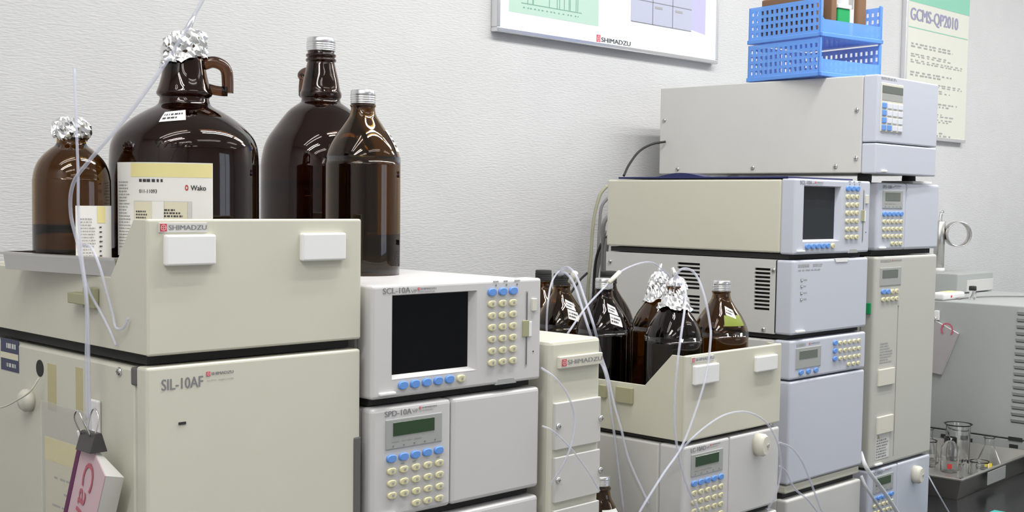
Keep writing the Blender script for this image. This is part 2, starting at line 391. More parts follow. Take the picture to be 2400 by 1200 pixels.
# display controller: big screen, three key columns, diskette slot (two of these)
def controller(label, x, y, a, z0, z1, w, d, body_w_off, grp, scr, bodymat, bez='bezel', h_ref=(-.0697, .0589), w_ref=.2722):
    m = Mod('display_controller', label, 'instrument', x, y, a, z0, grp)
    su = w/w_ref; sz = (z1-z0)/(h_ref[1]-h_ref[0])
    U = lambda u: u*su
    Z = lambda z: z0 + (z-h_ref[0])*sz
    Q = lambda p: (U(p[0]), Z(p[1]))
    c = m.casing(w-.003, d, z0+.002, z1-.0015, bodymat, y0=.028, x0=body_w_off)
    tl = Q((0.0287, 0.0480)); br = Q((0.1603, -0.0492)); bl = Q((0.0295, -0.0482)); tr = Q((0.1588, 0.0475))
    hu0, hu1, hz0, hz1 = tl[0], br[0], (br[1]+bl[1])/2, (tl[1]+tr[1])/2
    t = MB(); framed(t, w, z0, z1, [(hu0, hu1, hz0, hz1)], 0, .028, .0035); m.add('front_panel', t, bez)
    # screen set back behind a sloped surround
    si = Q((0.1532, -0.0445)); s0 = Q((0.0301, -0.0444)); s1 = Q((0.1518, 0.0453)); s2 = Q((0.0293, 0.0465))
    x0_, x1_, z0_, z1_ = hu0+.001, si[0], (si[1]+s0[1])/2, (s1[1]+s2[1])/2
    t = MB(); t.faces([(hu0, -.0002, hz0), (hu1, -.0002, hz0), (hu1, -.0002, hz1), (hu0, -.0002, hz1), (x0_, .010, z0_), (x1_, .010, z0_), (x1_, .010, z1_), (x0_, .010, z1_)],
                      [(0, 1, 5, 4), (1, 2, 6, 5), (2, 3, 7, 6), (3, 0, 4, 7)]); m.add('screen_surround', t, bez)
    t = MB(); t.box(x0_-.002, x1_+.002, .009, .014, z0_-.002, z1_+.002, .0005, 1); m.add('screen', t, scr)
    kw, kh = .0128*su, .0082*sz
    b0, b1 = Q((0.1845, 0.0446)), Q((0.2208, 0.0449))
    m.keys(b0, b1, b0, 3, 1, kw*1.1, kh*1.15, m='key_blue')
    m.keys(Q((0.1841, 0.0303)), Q((0.2201, 0.0304)), Q((0.1853, -0.0419)), 3, 6, kw, kh)
    m.keys(Q((0.0449, -0.0564)), Q((0.1163, -0.0559)), Q((0.0449, -0.0564)), 5, 1, kw*1.08, kh*1.15, m='key_blue')
    k = Q((0.1345, -0.0565)); m.key(k[0], k[1], kw, kh*1.05)
    for i, p in enumerate(((0.1918, 0.0528), (0.2097, 0.0527), (0.2283, 0.0527))):
        p = Q(p); m.led(*p); m.small_print(p[0]-.005*su, p[0]+.005*su, p[1]+.003*sz, p[1]+.006*sz, 1, m='ink_grey', fill=.7, seed=i)
    a_, b_ = Q((0.2456, 0.0435)), Q((0.2475, -0.0508))
    t = MB(); t.box(a_[0]-.0014, a_[0]+.0016, -.0006, .001, b_[1], a_[1]); sl = m.add('disk_slot', t, 'panel_grey')
    t = MB(); t.box(a_[0]-.0006, a_[0]+.0008, -.0009, .001, b_[1]+.002, a_[1]-.002); m.on('slot_opening', t, 'dark_grey', sl)
    e0, e1 = Q((0.2383, -0.0140)), Q((0.2497, 0.0068))
    t = MB(); t.box(e0[0], e1[0], -.0016, .001, e0[1], e1[1], .0006, 1); m.add('finger_recess', t, 'clip_olive')
    t = MB(); t.box(e1[0]-.0015, e1[0]+.005*su, -.0012, .001, e0[1], e1[1]-.002, .0004, 1); m.add('recess_plate', t, 'white_plastic')
    e0, e1 = Q((0.2535, 0.0181)), Q((0.2618, 0.0336))
    t = MB(); t.box(e0[0], e1[0], -.003, .001, e0[1], e1[1], .0006, 1); m.add('eject_button', t, 'offwhite_plastic')
    p = Q((0.2585, -0.0334)); m.led(p[0], p[1], r=.0011, m='ink')
    n0, n1 = Q((0.1929, -0.0684)), Q((0.2285, -0.0717))
    t = MB(); t.prism([(n0[0], z0-.0005), (n1[0], z0-.0005), (n1[0]-.005, z0+.006*sz), (n0[0]+.004, z0+.006*sz)], 'y', -.0009, .004); m.add('grip_notch', t, 'panel_grey')
    n0, n1 = Q((0.0099, -0.0639)), Q((0.0328, -0.0613))
    m.tab(n0[0], n1[0], z0+.004*sz, z0+.0075*sz)
    p, q = Q((0.0150, 0.0508)), Q((0.0550, 0.0572)); m.text('SCL-10A', p[0], q[0], z1-.0095*sz, z1-.0030*sz, bold=.0003*su)
    p, q = Q((0.0563, 0.0490)), Q((0.0649, 0.0568)); m.text('VP', p[0], q[0], z1-.0102*sz, z1-.0062*sz)
    p, q = Q((0.0660, 0.0486)), Q((0.0946, 0.0557)); m.logo(p[0], q[0], z1-.0078*sz, z1-.0038*sz, -.0004, plate=None)
    m.text('SYSTEM CONTROLLER', p[0]+.001, q[0]-.002, z1-.0102*sz, z1-.0086*sz)
    return m
# keypad face shared by the detectors and pumps
REF_D = (-.2084, -.0797)
def keypad_face(m, w, z0, z1, lcd, rows_last3=True, name='SPD-10A', vp=True, lo=None, sub='UV-VIS DETECTOR'):
    su = w/.2722; sz = (z1-z0)/(REF_D[1]-REF_D[0])
    Q = lambda p: (p[0]*su, z0 + (p[1]-REF_D[0])*sz)
    a, b, c = Q((0.0201, -0.0943)), Q((0.1053, -0.0939)), Q((0.0209, -0.1287))
    t = MB(); t.box(a[0], b[0], -.0012, .001, c[1], (a[1]+b[1])/2, .001, 2); pn = m.add('display_panel', t, 'panel_grey')
    p, q = Q((0.0306, -0.0981)), Q((0.0930, -0.1141))
    r_ = Q((0.0311, -0.1135)); s_ = Q((0.0928, -0.0982))
    t = MB(); t.box(p[0], q[0], -.0018, .001, (r_[1]+q[1])/2, (p[1]+s_[1])/2, .0003, 1); m.on('display', t, lcd, pn)
    l0, l1 = Q((0.0308, -0.1247)), Q((0.0942, -0.1248))
    for i in range(5): m.led(l0[0] + (l1[0]-l0[0])*i/4, l0[1] + (l1[1]-l0[1])*i/4, y=-.0012, r=.0011*su)
    m.small_print(l0[0]-.002, l1[0]+.004, l0[1]+.004*sz, l0[1]+.007*sz, 1, y=-.0015, m='ink_soft', fill=.6)
    kw, kh = .0128*su, .0078*sz
    b0, b1 = Q((0.0285, -0.1391)), Q((0.1001, -0.1387))
    m.keys(b0, b1, b0, 5, 1, kw*1.08, kh*1.15, m='key_blue')
    m.keys(Q((0.0286, -0.1536)), Q((0.1009, -0.1537)), Q((0.0294, -0.1817)), 5, 3, kw, kh)
    k0, k1 = Q((0.0656, -0.1957)), Q((0.1014, -0.1961))
    m.keys(k0, k1, k0, 3, 1, kw, kh)
    for (i, j) in ((1, 0), (2, 0), (4, 0), (0, 1), (2, 1), (4, 1), (4, 2)):
        g = Q((0.0286, -0.1536)); h = Q((0.1009, -0.1537))
        uu = g[0] + (h[0]-g[0])*i/4; zz = g[1] - j*.0176*sz + .0055*sz
        m.small_print(uu-.004*su, uu+.004*su, zz, zz+.0018*sz, 1, m='ink_soft', fill=.8, seed=i*7+j)
    m.tab(.012*su, .036*su, z0+.003*sz, z0+.0065*sz)
    p, q = Q((0.0189, -0.0896)), Q((0.0584, -0.0851))
    m.text(name, p[0], q[0], z1-.0110*sz, z1-.0045*sz, bold=.0003*su)
    if vp: p, q = Q((0.0598, -0.0942)), Q((0.0681, -0.0861)); m.text('VP', p[0], q[0], z1-.0104*sz, z1-.0066*sz)
    p, q = Q((0.0697, -0.0833)), Q((0.0970, -0.0842)); m.logo(p[0], q[0], z1-.0075*sz, z1-.0037*sz, -.0004, plate=None)
    m.text(sub, p[0]+.001, q[0]-.006, z1-.0100*sz, z1-.0085*sz)

# ================================================================ left stack
X1, Y1, A1 = 0.0, 0.0, -0.0208
m = Mod('autosampler', 'large beige autosampler cabinet at the left with a pink notebook hung on its side', 'instrument', X1, Y1, A1, BZ+.014)
BT = -.0109
m.casing(.258, .42, BZ+.015, BT-.003, 'beige', y0=.026)
t = MB(); t.box(-.0015, .2595, 0, .0205, BZ+.016, BT, .003, 3); m.add('door', t, 'beige')
t = MB(); t.box(.004, .255, .0195, .027, BZ+.018, BT-.006); m.add('door_gasket', t, 'dark_grey')
t = MB(); t.box(-.001, .012, .0215, .033, BT-.020, BT-.002, .002); m.add('hinge', t, 'dark_grey')
m.feet(.258, .42, BZ, BZ+.016)
a, b = (0.0144, -0.0234), (0.0602, -0.0190)
m.text('SIL-10AF', a[0], b[0], BT-.0235, BT-.0125, bold=.0004)
a, b = (0.0636, -0.0184), (0.0958, -0.0176)
m.logo(a[0], b[0], BT-.0142, BT-.0085, -.0004, plate=None)
m.text('AUTO  INJECTOR', a[0]+.001, b[0], BT-.0195, BT-.0175, m='ink_soft')
a = (0.0370, -0.0691); t = MB(); t.box(a[0]-.004, a[0]+.004, -.0008, .001, a[1]-.0012, a[1]+.0014); m.add('lock_slot', t, 'rubber')
a, b = (0.2497, -0.1095), (0.2611, -0.1095); t = MB(); t.box(a[0], .2602, -.0012, .012, -.262, a[1], .002); m.add('door_grip', t, 'dark_grey')
# things on its side wall
def side_disk(m, name, p, r, h, mt, flat=1.0):
    tb = MB(); tb.lathe([(r, 0), (r, h*.6), (r*.75, h*.95), (r*.3, h)], 20)
    rot = Matrix.Rotation(-PI/2, 4, 'Y')
    for v in tb.bm.verts:
        v.co = rot @ v.co; v.co.y *= flat; v.co += Vector((0, p[0], p[1]))
    return m.add(name, tb, mt)
m.screw(0, *(0.0562, -0.0202), 'x', .0045)
a = (0.2401, -0.0360); tb = MB(); tb.lathe([(.0095, -.0002), (.0095, .0004)], 24)
for v in tb.bm.verts: v.co = Matrix.Rotation(-PI/2, 4, 'Y') @ v.co + Vector((0, a[0], a[1]))
m.add('cable_hole', tb, 'rubber')
side_disk(m, 'side_knob', (0.2654, -0.0743), .013, .012, 'offwhite_plastic')
# blue inventory sticker with a cream band
a, b = (0.3433, -0.0153), (0.2950, -0.0447); t = MB(); t.box(-.0006, .0004, b[0], a[0], -.0475, -.0105)
st = m.add('inventory_sticker', t, 'note_blue')
t = MB(); t.box(-.0009, .0002, b[0]+.0005, a[0]-.0005, -.0335, -.0265); m.on('cream_band', t, 'paper_aged', st)
t = MB(); scribble(t, b[0]+.006, a[0]-.004, -.024, -.0125, 1, lambda u, z: (-.0010, u, z), .5, random.Random(3)); scribble(t, b[0]+.006, a[0]-.004, -.045, -.036, 1, lambda u, z: (-.0010, u, z), .5, random.Random(4)); m.on('lettering', t, 'label_grey', st)
# two strips of old tape and a clear sleeve with a form in it
for q0, q1 in (((0.2206, -0.0283), (0.1998, -0.0794)), ((0.1529, -0.0255), (0.1373, -0.0758))):
    t = MB(); t.box(-.0005, .0003, q1[0], q0[0], q1[1], q0[1]); m.add('tape_strip', t, 'tape')
a, b = (0.2367, -0.0699), (0.0980, -0.0662)
t = MB(); t.faces([(-.0018, a[0], -.35), (-.0018, b[0], -.35), (-.0018, b[0], a[1]), (-.0018, a[0], a[1])], [(0, 1, 2, 3)]); t.faces([(-.0008, a[0], -.35), (-.0008, b[0], -.35), (-.0008, b[0], a[1]-.002), (-.0008, a[0], a[1]-.002)], [(0, 1, 2, 3)])
sv = m.add('document_sleeve', t, 'sleeve')
a, b = (0.2270, -0.1090), (0.1024, -0.1001)
t = MB(); t.box(-.0014, -.0011, b[0], a[0], -.35, a[1]); fm = m.on('form', t, 'paper_aged', sv)
t = MB(); t.box(-.0016, -.0013, b[0], a[0], a[1]-.026, a[1]-.001); m.on('yellow_band', t, 'paper_yellow', sv)
t = MB(); scribble(t, b[0]+.006, a[0]-.006, -.33, a[1]-.035, 12, lambda u, z: (-.0017, u, z), .16, random.Random(5)); m.on('small_print', t, 'ink_soft', sv)

# hook for the notebook
r = thing('adhesive_hook', 'white plastic hook stuck on the side of the left cabinet', 'hook', (X1, 0, -.095), A1)
h0 = (0.1044, -0.0581); hz = -.095
t = MB(); t.box(-.005, -.0004, h0[0]-.009, h0[0]+.009, h0[1]-.045-hz, h0[1]-hz+.004, .002, 3); obj('backplate', t, 'white_plastic', r)
t = MB(); t.tube([(-.004, h0[0], h0[1]-.028-hz), (-.012, h0[0], h0[1]-.036-hz), (-.018, h0[0], h0[1]-.033-hz), (-.020, h0[0], h0[1]-.026-hz)], .0028, 8); obj('hook_arm', t, 'white_plastic', r)

# notebook hanging from a binder clip
NX = -.034
P0 = Vector((-0.0340, 0.0759, -0.0937)); P1 = Vector((-0.0340, 0.0521, -0.0863)); P2 = Vector((-0.0340, 0.1075, -0.1664))
def nb(px_o):
    return Vector(px_o)
r = thing('notebook', 'pink notebook with purple spine hung by a clip on the left cabinet', 'notebook', (NX, P1.y, P1.z-.1))
O = Vector((NX, P1.y, P1.z-.1))
ax = (P2-P0).normalized()                       # down along the spine
L = .20
cv = [P0, P1 + Vector((0, 0, -.001)), Vector((-0.0340, 0.0218, -0.1154)), Vector((-0.0340, 0.0218, -0.1154)) + ax*L*.92, P0 + ax*L*1.03]
bk = [Vector((-0.0120, 0.0940, -0.0944)), Vector((-0.0120, 0.0251, -0.1205)), Vector((-0.0120, 0.0251, -0.1205)) + ax*L*.95]
def sub(v): return tuple(v - O)
t = MB()
Wd = Vector((.0012, 0, 0))
n = len(cv); vs = [sub(v) for v in cv] + [sub(v+Wd) for v in cv]
t.faces(vs, [tuple(range(n)), tuple(range(2*n-1, n-1, -1))] + [(i, (i+1) % n, n+(i+1) % n, n+i) for i in range(n)])
obj('front_cover', t, 'book_pink', r)
t = MB()   # pages fanning between the covers
e0, e1, e2 = cv[1], cv[2], cv[3]; s0_, s4 = cv[0], cv[4]
q = [s0_+Wd, e0+Wd, e1+Wd, e2+Wd, s4+Wd, s0_+Vector((.004, 0, 0)), bk[0], bk[1], bk[2], s4+Vector((.004, 0, 0))]
t.faces([sub(v) for v in q], [(0, 1, 2, 3, 4), (9, 8, 7, 6, 5), (0, 5, 6, 1), (1, 6, 7, 2), (2, 7, 8, 3), (3, 8, 9, 4), (4, 9, 5, 0)])
obj('pages', t, 'paper', r)
t = MB(); sd = (P1-P0).normalized()*.009
q = [P0-Vector((.0006, 0, 0)), P0+sd-Vector((.0006, 0, 0)), P0+sd+ax*L*1.03-Vector((.0006, 0, 0)), P0+ax*L*1.03-Vector((.0006, 0, 0))]
q += [v+Vector((.006, 0, 0)) for v in q]
t.faces([sub(v) for v in q], [(0, 1, 2, 3), (7, 6, 5, 4), (0, 4, 5, 1), (3, 2, 6, 7), (0, 3, 7, 4), (1, 5, 6, 2)])
obj('spine', t, 'book_spine', r)
mb = MB(); pr = Vector((0, -ax.z, ax.y)) * (-1 if Vector((0, -ax.z, ax.y)).y > 0 else 1)
T0 = P0 + sd*1.3 + ax*.001
# the word runs down the cover, its capital at the clip
def ft(u, v): return tuple(T0 + ax*(.012 + u*.155) + pr*(.036 - .030*(1-v)) - Vector((.0014, 0, 0)) - O)
def ft2(u, v): return tuple(T0 + ax*(.008 + u*.155) + pr*(.006 + .026*v) - Vector((.0009, 0, 0)) - O)
put_text(mb, 'Campus', ft2); obj('lettering', mb, 'book_red', r)
r2 = thing('binder_clip', 'black binder clip with wire loops gripping the notebook on the left cabinet', 'binder clip', tuple(P1 + Vector((0, 0, .001))))
c0 = Vector((-0.0400, 0.0542, -0.0825)) - P1; 
t = MB(); t.prism([(-.007, -.010), (.012, -.010), (.006, .009), (-.001, .009)], 'y', c0.y-.016, c0.y+.014, .0008); obj('clip_body', t, 'binder_black', r2)
for sx in (-.010, .006):
    t = MB(); t.tube([(sx*.3, c0.y-.010, .006), (sx, c0.y-.009, .022), (sx*1.1, c0.y-.003, .030), (sx*1.1, c0.y+.003, .030), (sx, c0.y+.008, .022), (sx*.3, c0.y+.009, .006)], .0009, 8); obj('wire_loop', t, 'chrome', r2)

# reservoir tray on the cabinet: high front, low sides, sloping shoulders
def reservoir_tray(label, x, y, a, z0, z1, low, ys, ye, w, d, mt, pads, logo, grp):
    m = Mod('reservoir_tray', label, 'tray', x, y, a, z0, grp)
    th = .004
    prof = [(0, z0), (d, z0), (d, low), (ye, low), (ys, z1), (0, z1)]
    t = MB(); t.box(0, w, 0, .006, z0, z1, .0025, 3); m.add('front_wall', t, mt)
    for xx in (0, w-th):
        t = MB(); t.prism([(.003, z0+.001), (d, z0+.001), (d, low), (ye, low), (ys, z1-.0008), (.003, z1-.0008)], 'x', xx+.0003, xx+th-.0003, .0006); m.add('side_wall', t, mt)
    t = MB(); t.box(th, w-th, d-th, d, z0+.001, low, .0008); m.add('back_wall', t, mt)
    t = MB(); t.box(th, w-th, .005, d-th, z0+.001, z0+.005); m.add('base_plate', t, mt)
    for u0, u1, zz0, zz1 in pads:
        t = MB(); t.box(u0, u1, -.0065, .001, zz0, zz1, .0022, 3); m.add('label_pad', t, 'white_plastic')
    m.logo(*logo, -.0004)
    return m
pa, pb = (0.0171, 0.1197), (0.0727, 0.0866); pc, pd = (0.1770, 0.1192), (0.2345, 0.0879); la, lb = (0.0121, 0.1301), (0.0651, 0.1206)
m = reservoir_tray('large beige solvent tray at the left with two white pads on its front', X1, Y1, A1, 0.0, .1336, .0735, (0.0270, 0.1324)[0], (0.0753, 0.0774)[0], .26, .42, 'beige_warm',
    [(pa[0], pb[0], (0.0727, 0.0879)[1], (0.0728, 0.1184)[1]), (pc[0], pd[0], (0.2345, 0.0888)[1], (0.2343, 0.1187)[1])], (la[0], lb[0], (0.0121, 0.1206)[1], (0.0121, 0.1301)[1]), 'beige reservoir trays')
m.feet(.26, .42, -.011, .001, .016)
# tube clip on its side: two olive clamps
for (c_a, c_b, dx) in (((0.1463, 0.0549), (0.1091, 0.0436), .012), ((0.1239, 0.0612), (0.0989, 0.0399), .006)):
    t = MB(); t.box(-dx, -.0003, c_b[0], c_a[0], c_b[1], c_a[1], .001, 2); m.add('tube_clamp', t, 'clip_olive')

# ================================================================ controller stack
X2, Y2, A2 = .270, -.0119, -.0186
W2 = .2722
m = controller('light grey display controller with a large black screen beside the beige cabinet, in front', X2, Y2, A2, -.0697, .0589, W2, .47, 0, 'display controllers', 'screen', 'bezel')
m.feet(W2, .47, -.0795, -.069)
m = Mod('detector', 'light grey detector with green display under the nearer black screen controller', 'instrument', X2, Y2, A2, -.2084, 'keypad detectors')
sp = (0.1214, -0.1134)[0]
m.casing(W2-.003, .46, -.206, -.081, 'bezel', y0=.02)
t = MB(); t.box(0, sp-.0006, 0, .022, -.2084, -.0797, .005, 3); m.add('keypad_panel', t, 'bezel')
t = MB(); t.box(sp+.0006, W2, 0, .022, -.2084, -.0797, .005, 3); m.add('lamp_door', t, 'bezel')
keypad_face(m, W2, -.2084, -.0797, 'lcd_green')
m.feet(W2, .46, -.2185, -.2075)
for k, (za, zb) in enumerate(((-.350, -.219), (BZ+.010, -.361))):
    m = Mod('instrument_module', ['light grey module directly under the nearer green display detector', 'light grey module at the foot of the nearer controller stack'][k], 'instrument', X2, Y2, A2, za, 'plain modules')
    m.casing(W2-.002, .46, za+.002, zb-.001, 'bezel', y0=.02)
    t = MB(); t.box(0, W2, 0, .022, za, zb, .005, 3); m.add('front_panel', t, 'bezel')
    m.feet(W2, .46, za-.0105, za+.001)
    m.tab(.012, .036, za+.003, za+.0065)

# ---- slim valve column
YV = -.02
va, vb = (0.5579, -0.0200, -0.0240), (0.6565, -0.0200, -0.0230)
VX0, VX1, VZ1 = va[0], vb[0], (va[2]+vb[2])/2
m = Mod('valve_column', 'slim beige column with a maker name plate and screwed covers between the two keypad stacks', 'instrument', VX0, YV, 0, BZ+.002)
VW = VX1-VX0
m.casing(VW, .30, BZ+.003, VZ1, 'beige', y0=0, b=.005)
def V(px, py): pass
pl0, pl1, pl2 = (0.5707, -0.0200, -0.0599), (0.6567, -0.0200, -0.0611), (0.5703, -0.0200, -0.0439)
pr_ = (0.6545, -0.0200, -0.0443)
t = MB(); t.box(pl0[0]-VX0, VW-.001, -.005, .001, pl0[2]+.001, (pl2[2]+pr_[2])/2+.0005, .001); np_ = m.add('name_plate', t, 'offwhite_plastic')
m.logo(pl0[0]-VX0+.002, VW-.002, pl0[2]+.003, (pl2[2]+pr_[2])/2-.0015, -.0055, plate=None)
covers = [((0.5641, -0.0200, -0.1032), (0.5655, -0.0200, -0.1640)), ((0.5650, -0.0200, -0.1738), (0.5657, -0.0200, -0.2332)), ((0.5645, -0.0200, -0.2433), (0.5657, -0.0200, -0.2957))]
for k, (a, b) in enumerate(covers):
    t = MB(); t.box(a[0]-VX0, VW-.002, -.0045, .001, b[2], a[2], .001); m.add('cover_plate', t, 'grey_beige')
for p in ((0.5697, -0.0200, -0.1330), (0.6543, -0.0200, -0.1322), (0.5706, -0.0200, -0.2034), (0.6549, -0.0200, -0.2023)):
    m.screw(p[0]-VX0, -.0045, p[2], 'y', .0042)

# ================================================================ pump stack with the second tray
X3, Y3, A3 = .8604, -.0105, .0018
pa, pb = (0.0175, -0.0821), (0.0782, -0.1118); pc, pd = (0.1805, -0.0799), (0.2394, -0.1100); la, lb = (0.0141, -0.0761), (0.0700, -0.0744)
m = reservoir_tray('smaller looking beige solvent tray full of amber bottles, hung with thin tubing', X3, Y3, A3, -.1944, -.0665, (0.1159, -0.1179)[1], (0.0251, -0.0667)[0], (0.0744, -0.1179)[0], .26, .42, 'beige_warm',
    [(pa[0], pb[0], (0.0186, -0.1113)[1], (0.0175, -0.0821)[1]), (pc[0], pd[0], (0.2392, -0.1065)[1], (0.2379, -0.0817)[1])], (la[0], lb[0], (0.0142, -0.0780)[1], (0.0138, -0.0698)[1]), 'beige reservoir trays')
m.feet(.26, .42, -.2005, -.1935, .014)
for (c_a, c_b, dx) in (((0.1258, -0.1242), (0.0945, -0.1487), .006), ((0.1581, -0.1252), (0.1457, -0.1450), .008)):
    t = MB(); t.box(-dx, -.0003, c_b[0], c_a[0], c_b[1], c_a[1], .001, 2); m.add('tube_clamp', t, 'clip_olive')
def pump(label, x, y, a, z0, z1, w, d, knob, grp='solvent pumps', nm='LC-10AD', bez='bezel'):
    m = Mod('solvent_pump', label, 'instrument', x, y, a, z0, grp)
    spu = w*.46
    m.casing(w-.002, d, z0+.002, z1-.001, 'grey_beige', y0=.045)
    t = MB(); t.box(0, spu-.0005, 0, .0446, z0, z1, .004, 3); m.add('keypad_panel', t, bez)
    t = MB(); t.box(spu+.0005, w, 0, .0446, z0, z1, .004, 3); m.add('pump_door', t, bez)
    keypad_face(m, w, z0, z1, 'lcd_green', name=nm, sub='LIQUID CHROMATOGRAPH')
    ku, kz = knob
    t = MB(); t.oval(ku, kz, .026, .036, .001, -.018, 24, 2.2, .3); k = m.add('purge_knob', t, 'offwhite_plastic')
    t = MB(); t.oval(ku+.004, kz, .006, .006, -.017, -.0195, 12, 2); m.on('knob_cap', t, 'panel_grey', k)
    return m
m = pump('grey solvent pump with green display and a knob, under the tray of amber bottles', X3, Y3, A3, -.3267, -.2009, .26, .42, (0.1944, -0.2218))
m.feet(.26, .42, -.337, -.326)
za, zb = BZ+.010, -.3375
m = Mod('instrument_module', 'light grey module under the nearer solvent pump, only its top edge showing', 'instrument', X3, Y3, A3, za, 'plain modules')
m.casing(.258, .42, za+.002, zb-.001, 'bezel', y0=.02)
t = MB(); t.box(0, .26, 0, .022, za, zb, .004, 3); m.add('front_panel', t, 'bezel')
m.feet(.26, .42, BZ, za+.001)

# ================================================================ second controller stack
X4, Y4, A4 = 1.2549, .0561, -.0005
m = controller('light grey display controller with a dull dark screen, farther along, under a navy folder', X4, Y4, A4, .0700, .2006, .26, .417, 0, 'display controllers', 'screen_grey', 'beige_warm', 'bezel_cool')
m.feet(.26, .417, .0603, .0705)
# vented module
m = Mod('vented_module', 'beige module with two columns of side vents behind the amber bottles', 'instrument', X4, Y4, A4, -.0692)
# side wall with real slots
slots = []
def side_slots(p, q, n):
    (d0, za_), (d1, zb_) = p, q
    return [(min(d0, d1), max(d0, d1), za_ + (zb_-za_)*i/(n-1) - .0021, za_ + (zb_-za_)*i/(n-1) + .0021) for i in range(n)]
slots += side_slots((0.2449, 0.0448), (0.1946, 0.0011), 7)
slots += side_slots((0.2433, -0.0144), (0.1934, -0.0434), 5)
slots += side_slots((0.0771, 0.0425), (0.0452, -0.0268), 11)
t = MB()
dd = sorted({.034, .417, *[s[0] for s in slots], *[s[1] for s in slots]}); zz = sorted({-.0692, .0601, *[s[2] for s in slots], *[s[3] for s in slots]})
for i in range(len(dd)-1):
    for j in range(len(zz)-1):
        cd, cz = (dd[i]+dd[i+1])/2, (zz[j]+zz[j+1])/2
        if any(s[0] < cd < s[1] and s[2] < cz < s[3] for s in slots): continue
        t.faces([(0, dd[i], zz[j]), (0, dd[i+1], zz[j]), (0, dd[i+1], zz[j+1]), (0, dd[i], zz[j+1])], [(0, 3, 2, 1)])
for s in slots:
    d0, d1, a, b = s
    t.faces([(0, d0, a), (0, d1, a), (0, d1, b), (0, d0, b), (.004, d0, a), (.004, d1, a), (.004, d1, b), (.004, d0, b)], [(0, 1, 5, 4), (1, 2, 6, 5), (2, 3, 7, 6), (3, 0, 4, 7)])
t.box(.0008, .258, .41, .417, -.069, .060); t.box(.0008, .258, .034, .416, .0590, .0601); t.box(.0008, .258, .034, .416, -.0692, -.068); t.box(.2575, .2590, .034, .416, -.0692, .0601)
m.add('casing', t, 'grey_beige')
t = MB(); t.box(.012, .25, .045, .405, -.066, .057); m.add('inner_chassis', t, 'rubber')
t = MB(); t.box(0, .26, 0, .034, -.0692, .0601, .004, 3); m.add('front_panel', t, 'bezel_cool')
for p in ((0.4065, 0.0410), (0.0388, 0.0420), (0.0562, -0.0628)): m.screw(0, *p, 'x', .0045)
a, b = (0.0164, 0.0515), (0.1042, 0.0521)
m.small_print(a[0], a[0]+(b[0]-a[0])*.5, .0475, .0535, 1, m='ink_soft', fill=.8, seed=61); m.small_print(a[0]+(b[0]-a[0])*.55, b[0], .0475, .0535, 2, seed=9); m.small_print(a[0], b[0], .041, .0445, 1, seed=10)
for k, yy in enumerate((653.5, 667, 681.5, 695)):
    zc = .0601 - (yy-611)/160*.1293
    u0 = (0.0286, 0.0305)[0]
    t = MB(); t.box(u0-.003, u0+.003, -.0008, .001, zc-.0022, zc+.0022); t.mi = 1; t.box(u0-.0018, u0+.0018, -.0011, .001, zc-.0012, zc+.0012); m.add('indicator', t, ['ink_grey', 'white_plastic'])
    m.small_print(u0+.006, u0+.018, zc-.0012, zc+.0012, 1, seed=20+k, m='ink_soft', fill=.8)
a, b = (0.1377, 0.0581), (0.1876, 0.0585); t = MB(); t.prism([(a[0], .0605), (b[0], .0605), (b[0]-.006, .054), (a[0]+.004, .054)], 'y', -.0012, .004); m.add('grip_notch', t, 'white_plastic')
a, b = (0.0128, -0.0620), (0.0392, -0.0622); m.tab(a[0], b[0], -.0655, -.0615)
m.feet(.26, .417, -.0785, -.0685)
# column oven: control strip on top of a tall plain door
m = Mod('column_oven', 'light grey oven with keypad strip above a tall plain door, right of the solvent tray', 'instrument', X4, Y4, A4, -.3305)
zs_ = (lambda p, q: (p[1]+q[1])/2)((-0.0025, -0.1489), (0.2611, -0.1476))
m.casing(.258, .417, -.329, -.080, 'grey_beige', y0=.034)
t = MB(); t.box(0, .26, 0, .034, zs_+.0012, -.0787, .004, 3); m.add('control_panel', t, 'bezel_cool')
t = MB(); t.box(0, .26, 0, .034, -.3305, zs_-.0015, .004, 3); m.add('door', t, 'bezel_cool')
a, b, c_ = (0.0162, -0.0926), (0.0994, -0.0936), (0.0166, -0.1291)
t = MB(); t.box(a[0], b[0], -.0012, .001, c_[1], a[1], .001); pn = m.add('display_panel', t, 'panel_grey')
a, b, c_ = (0.0265, -0.0979), (0.0863, -0.0994), (0.0263, -0.1120)
t = MB(); t.box(a[0], b[0], -.0018, .001, c_[1], a[1], .0003, 1); m.on('display', t, 'lcd_grey', pn)
m.keys((0.0338, -0.1358), (0.0830, -0.1357), (0.0338, -0.1358), 3, 1, .0135, .0085, m='key_blue')
m.keys((0.1474, -0.0919), (0.1474, -0.0919), (0.1480, -0.1209), 1, 3, .0135, .009, m='key_blue')
m.keys((0.1648, -0.0931), (0.2330, -0.0936), (0.1665, -0.1215), 5, 3, .011, .0072)
a, b = (0.1976, -0.1350), (0.2325, -0.1352); m.keys(a, b, a, 3, 1, .011, .0072)
a, b = (0.0182, -0.0861), (0.0946, -0.0856); m.small_print(a[0], (a[0]+b[0])/2, -.0905, -.0845, 1, m='ink_soft', fill=.8, seed=63); m.logo((a[0]+b[0])/2+.002, b[0], -.0895, -.0850, -.0004, plate=None)
t = MB(); t.box(.002, .258, .004, .415, -.347, -.3325, .003, 2); m.add('plinth', t, 'beige')
za, zb = BZ+.010, -.3575
m = Mod('instrument_module', 'beige module at the foot of the oven with the keypad strip', 'instrument', X4, Y4, A4, za, 'plain modules')
m.casing(.258, .417, za+.002, zb-.001, 'grey_beige', y0=.02)
t = MB(); t.box(0, .26, 0, .022, za, zb, .004, 3); m.add('front_panel', t, 'grey_beige')
m.feet(.26, .417, BZ, za+.001); m.feet(.26, .417, zb-.001, zb+.0105)

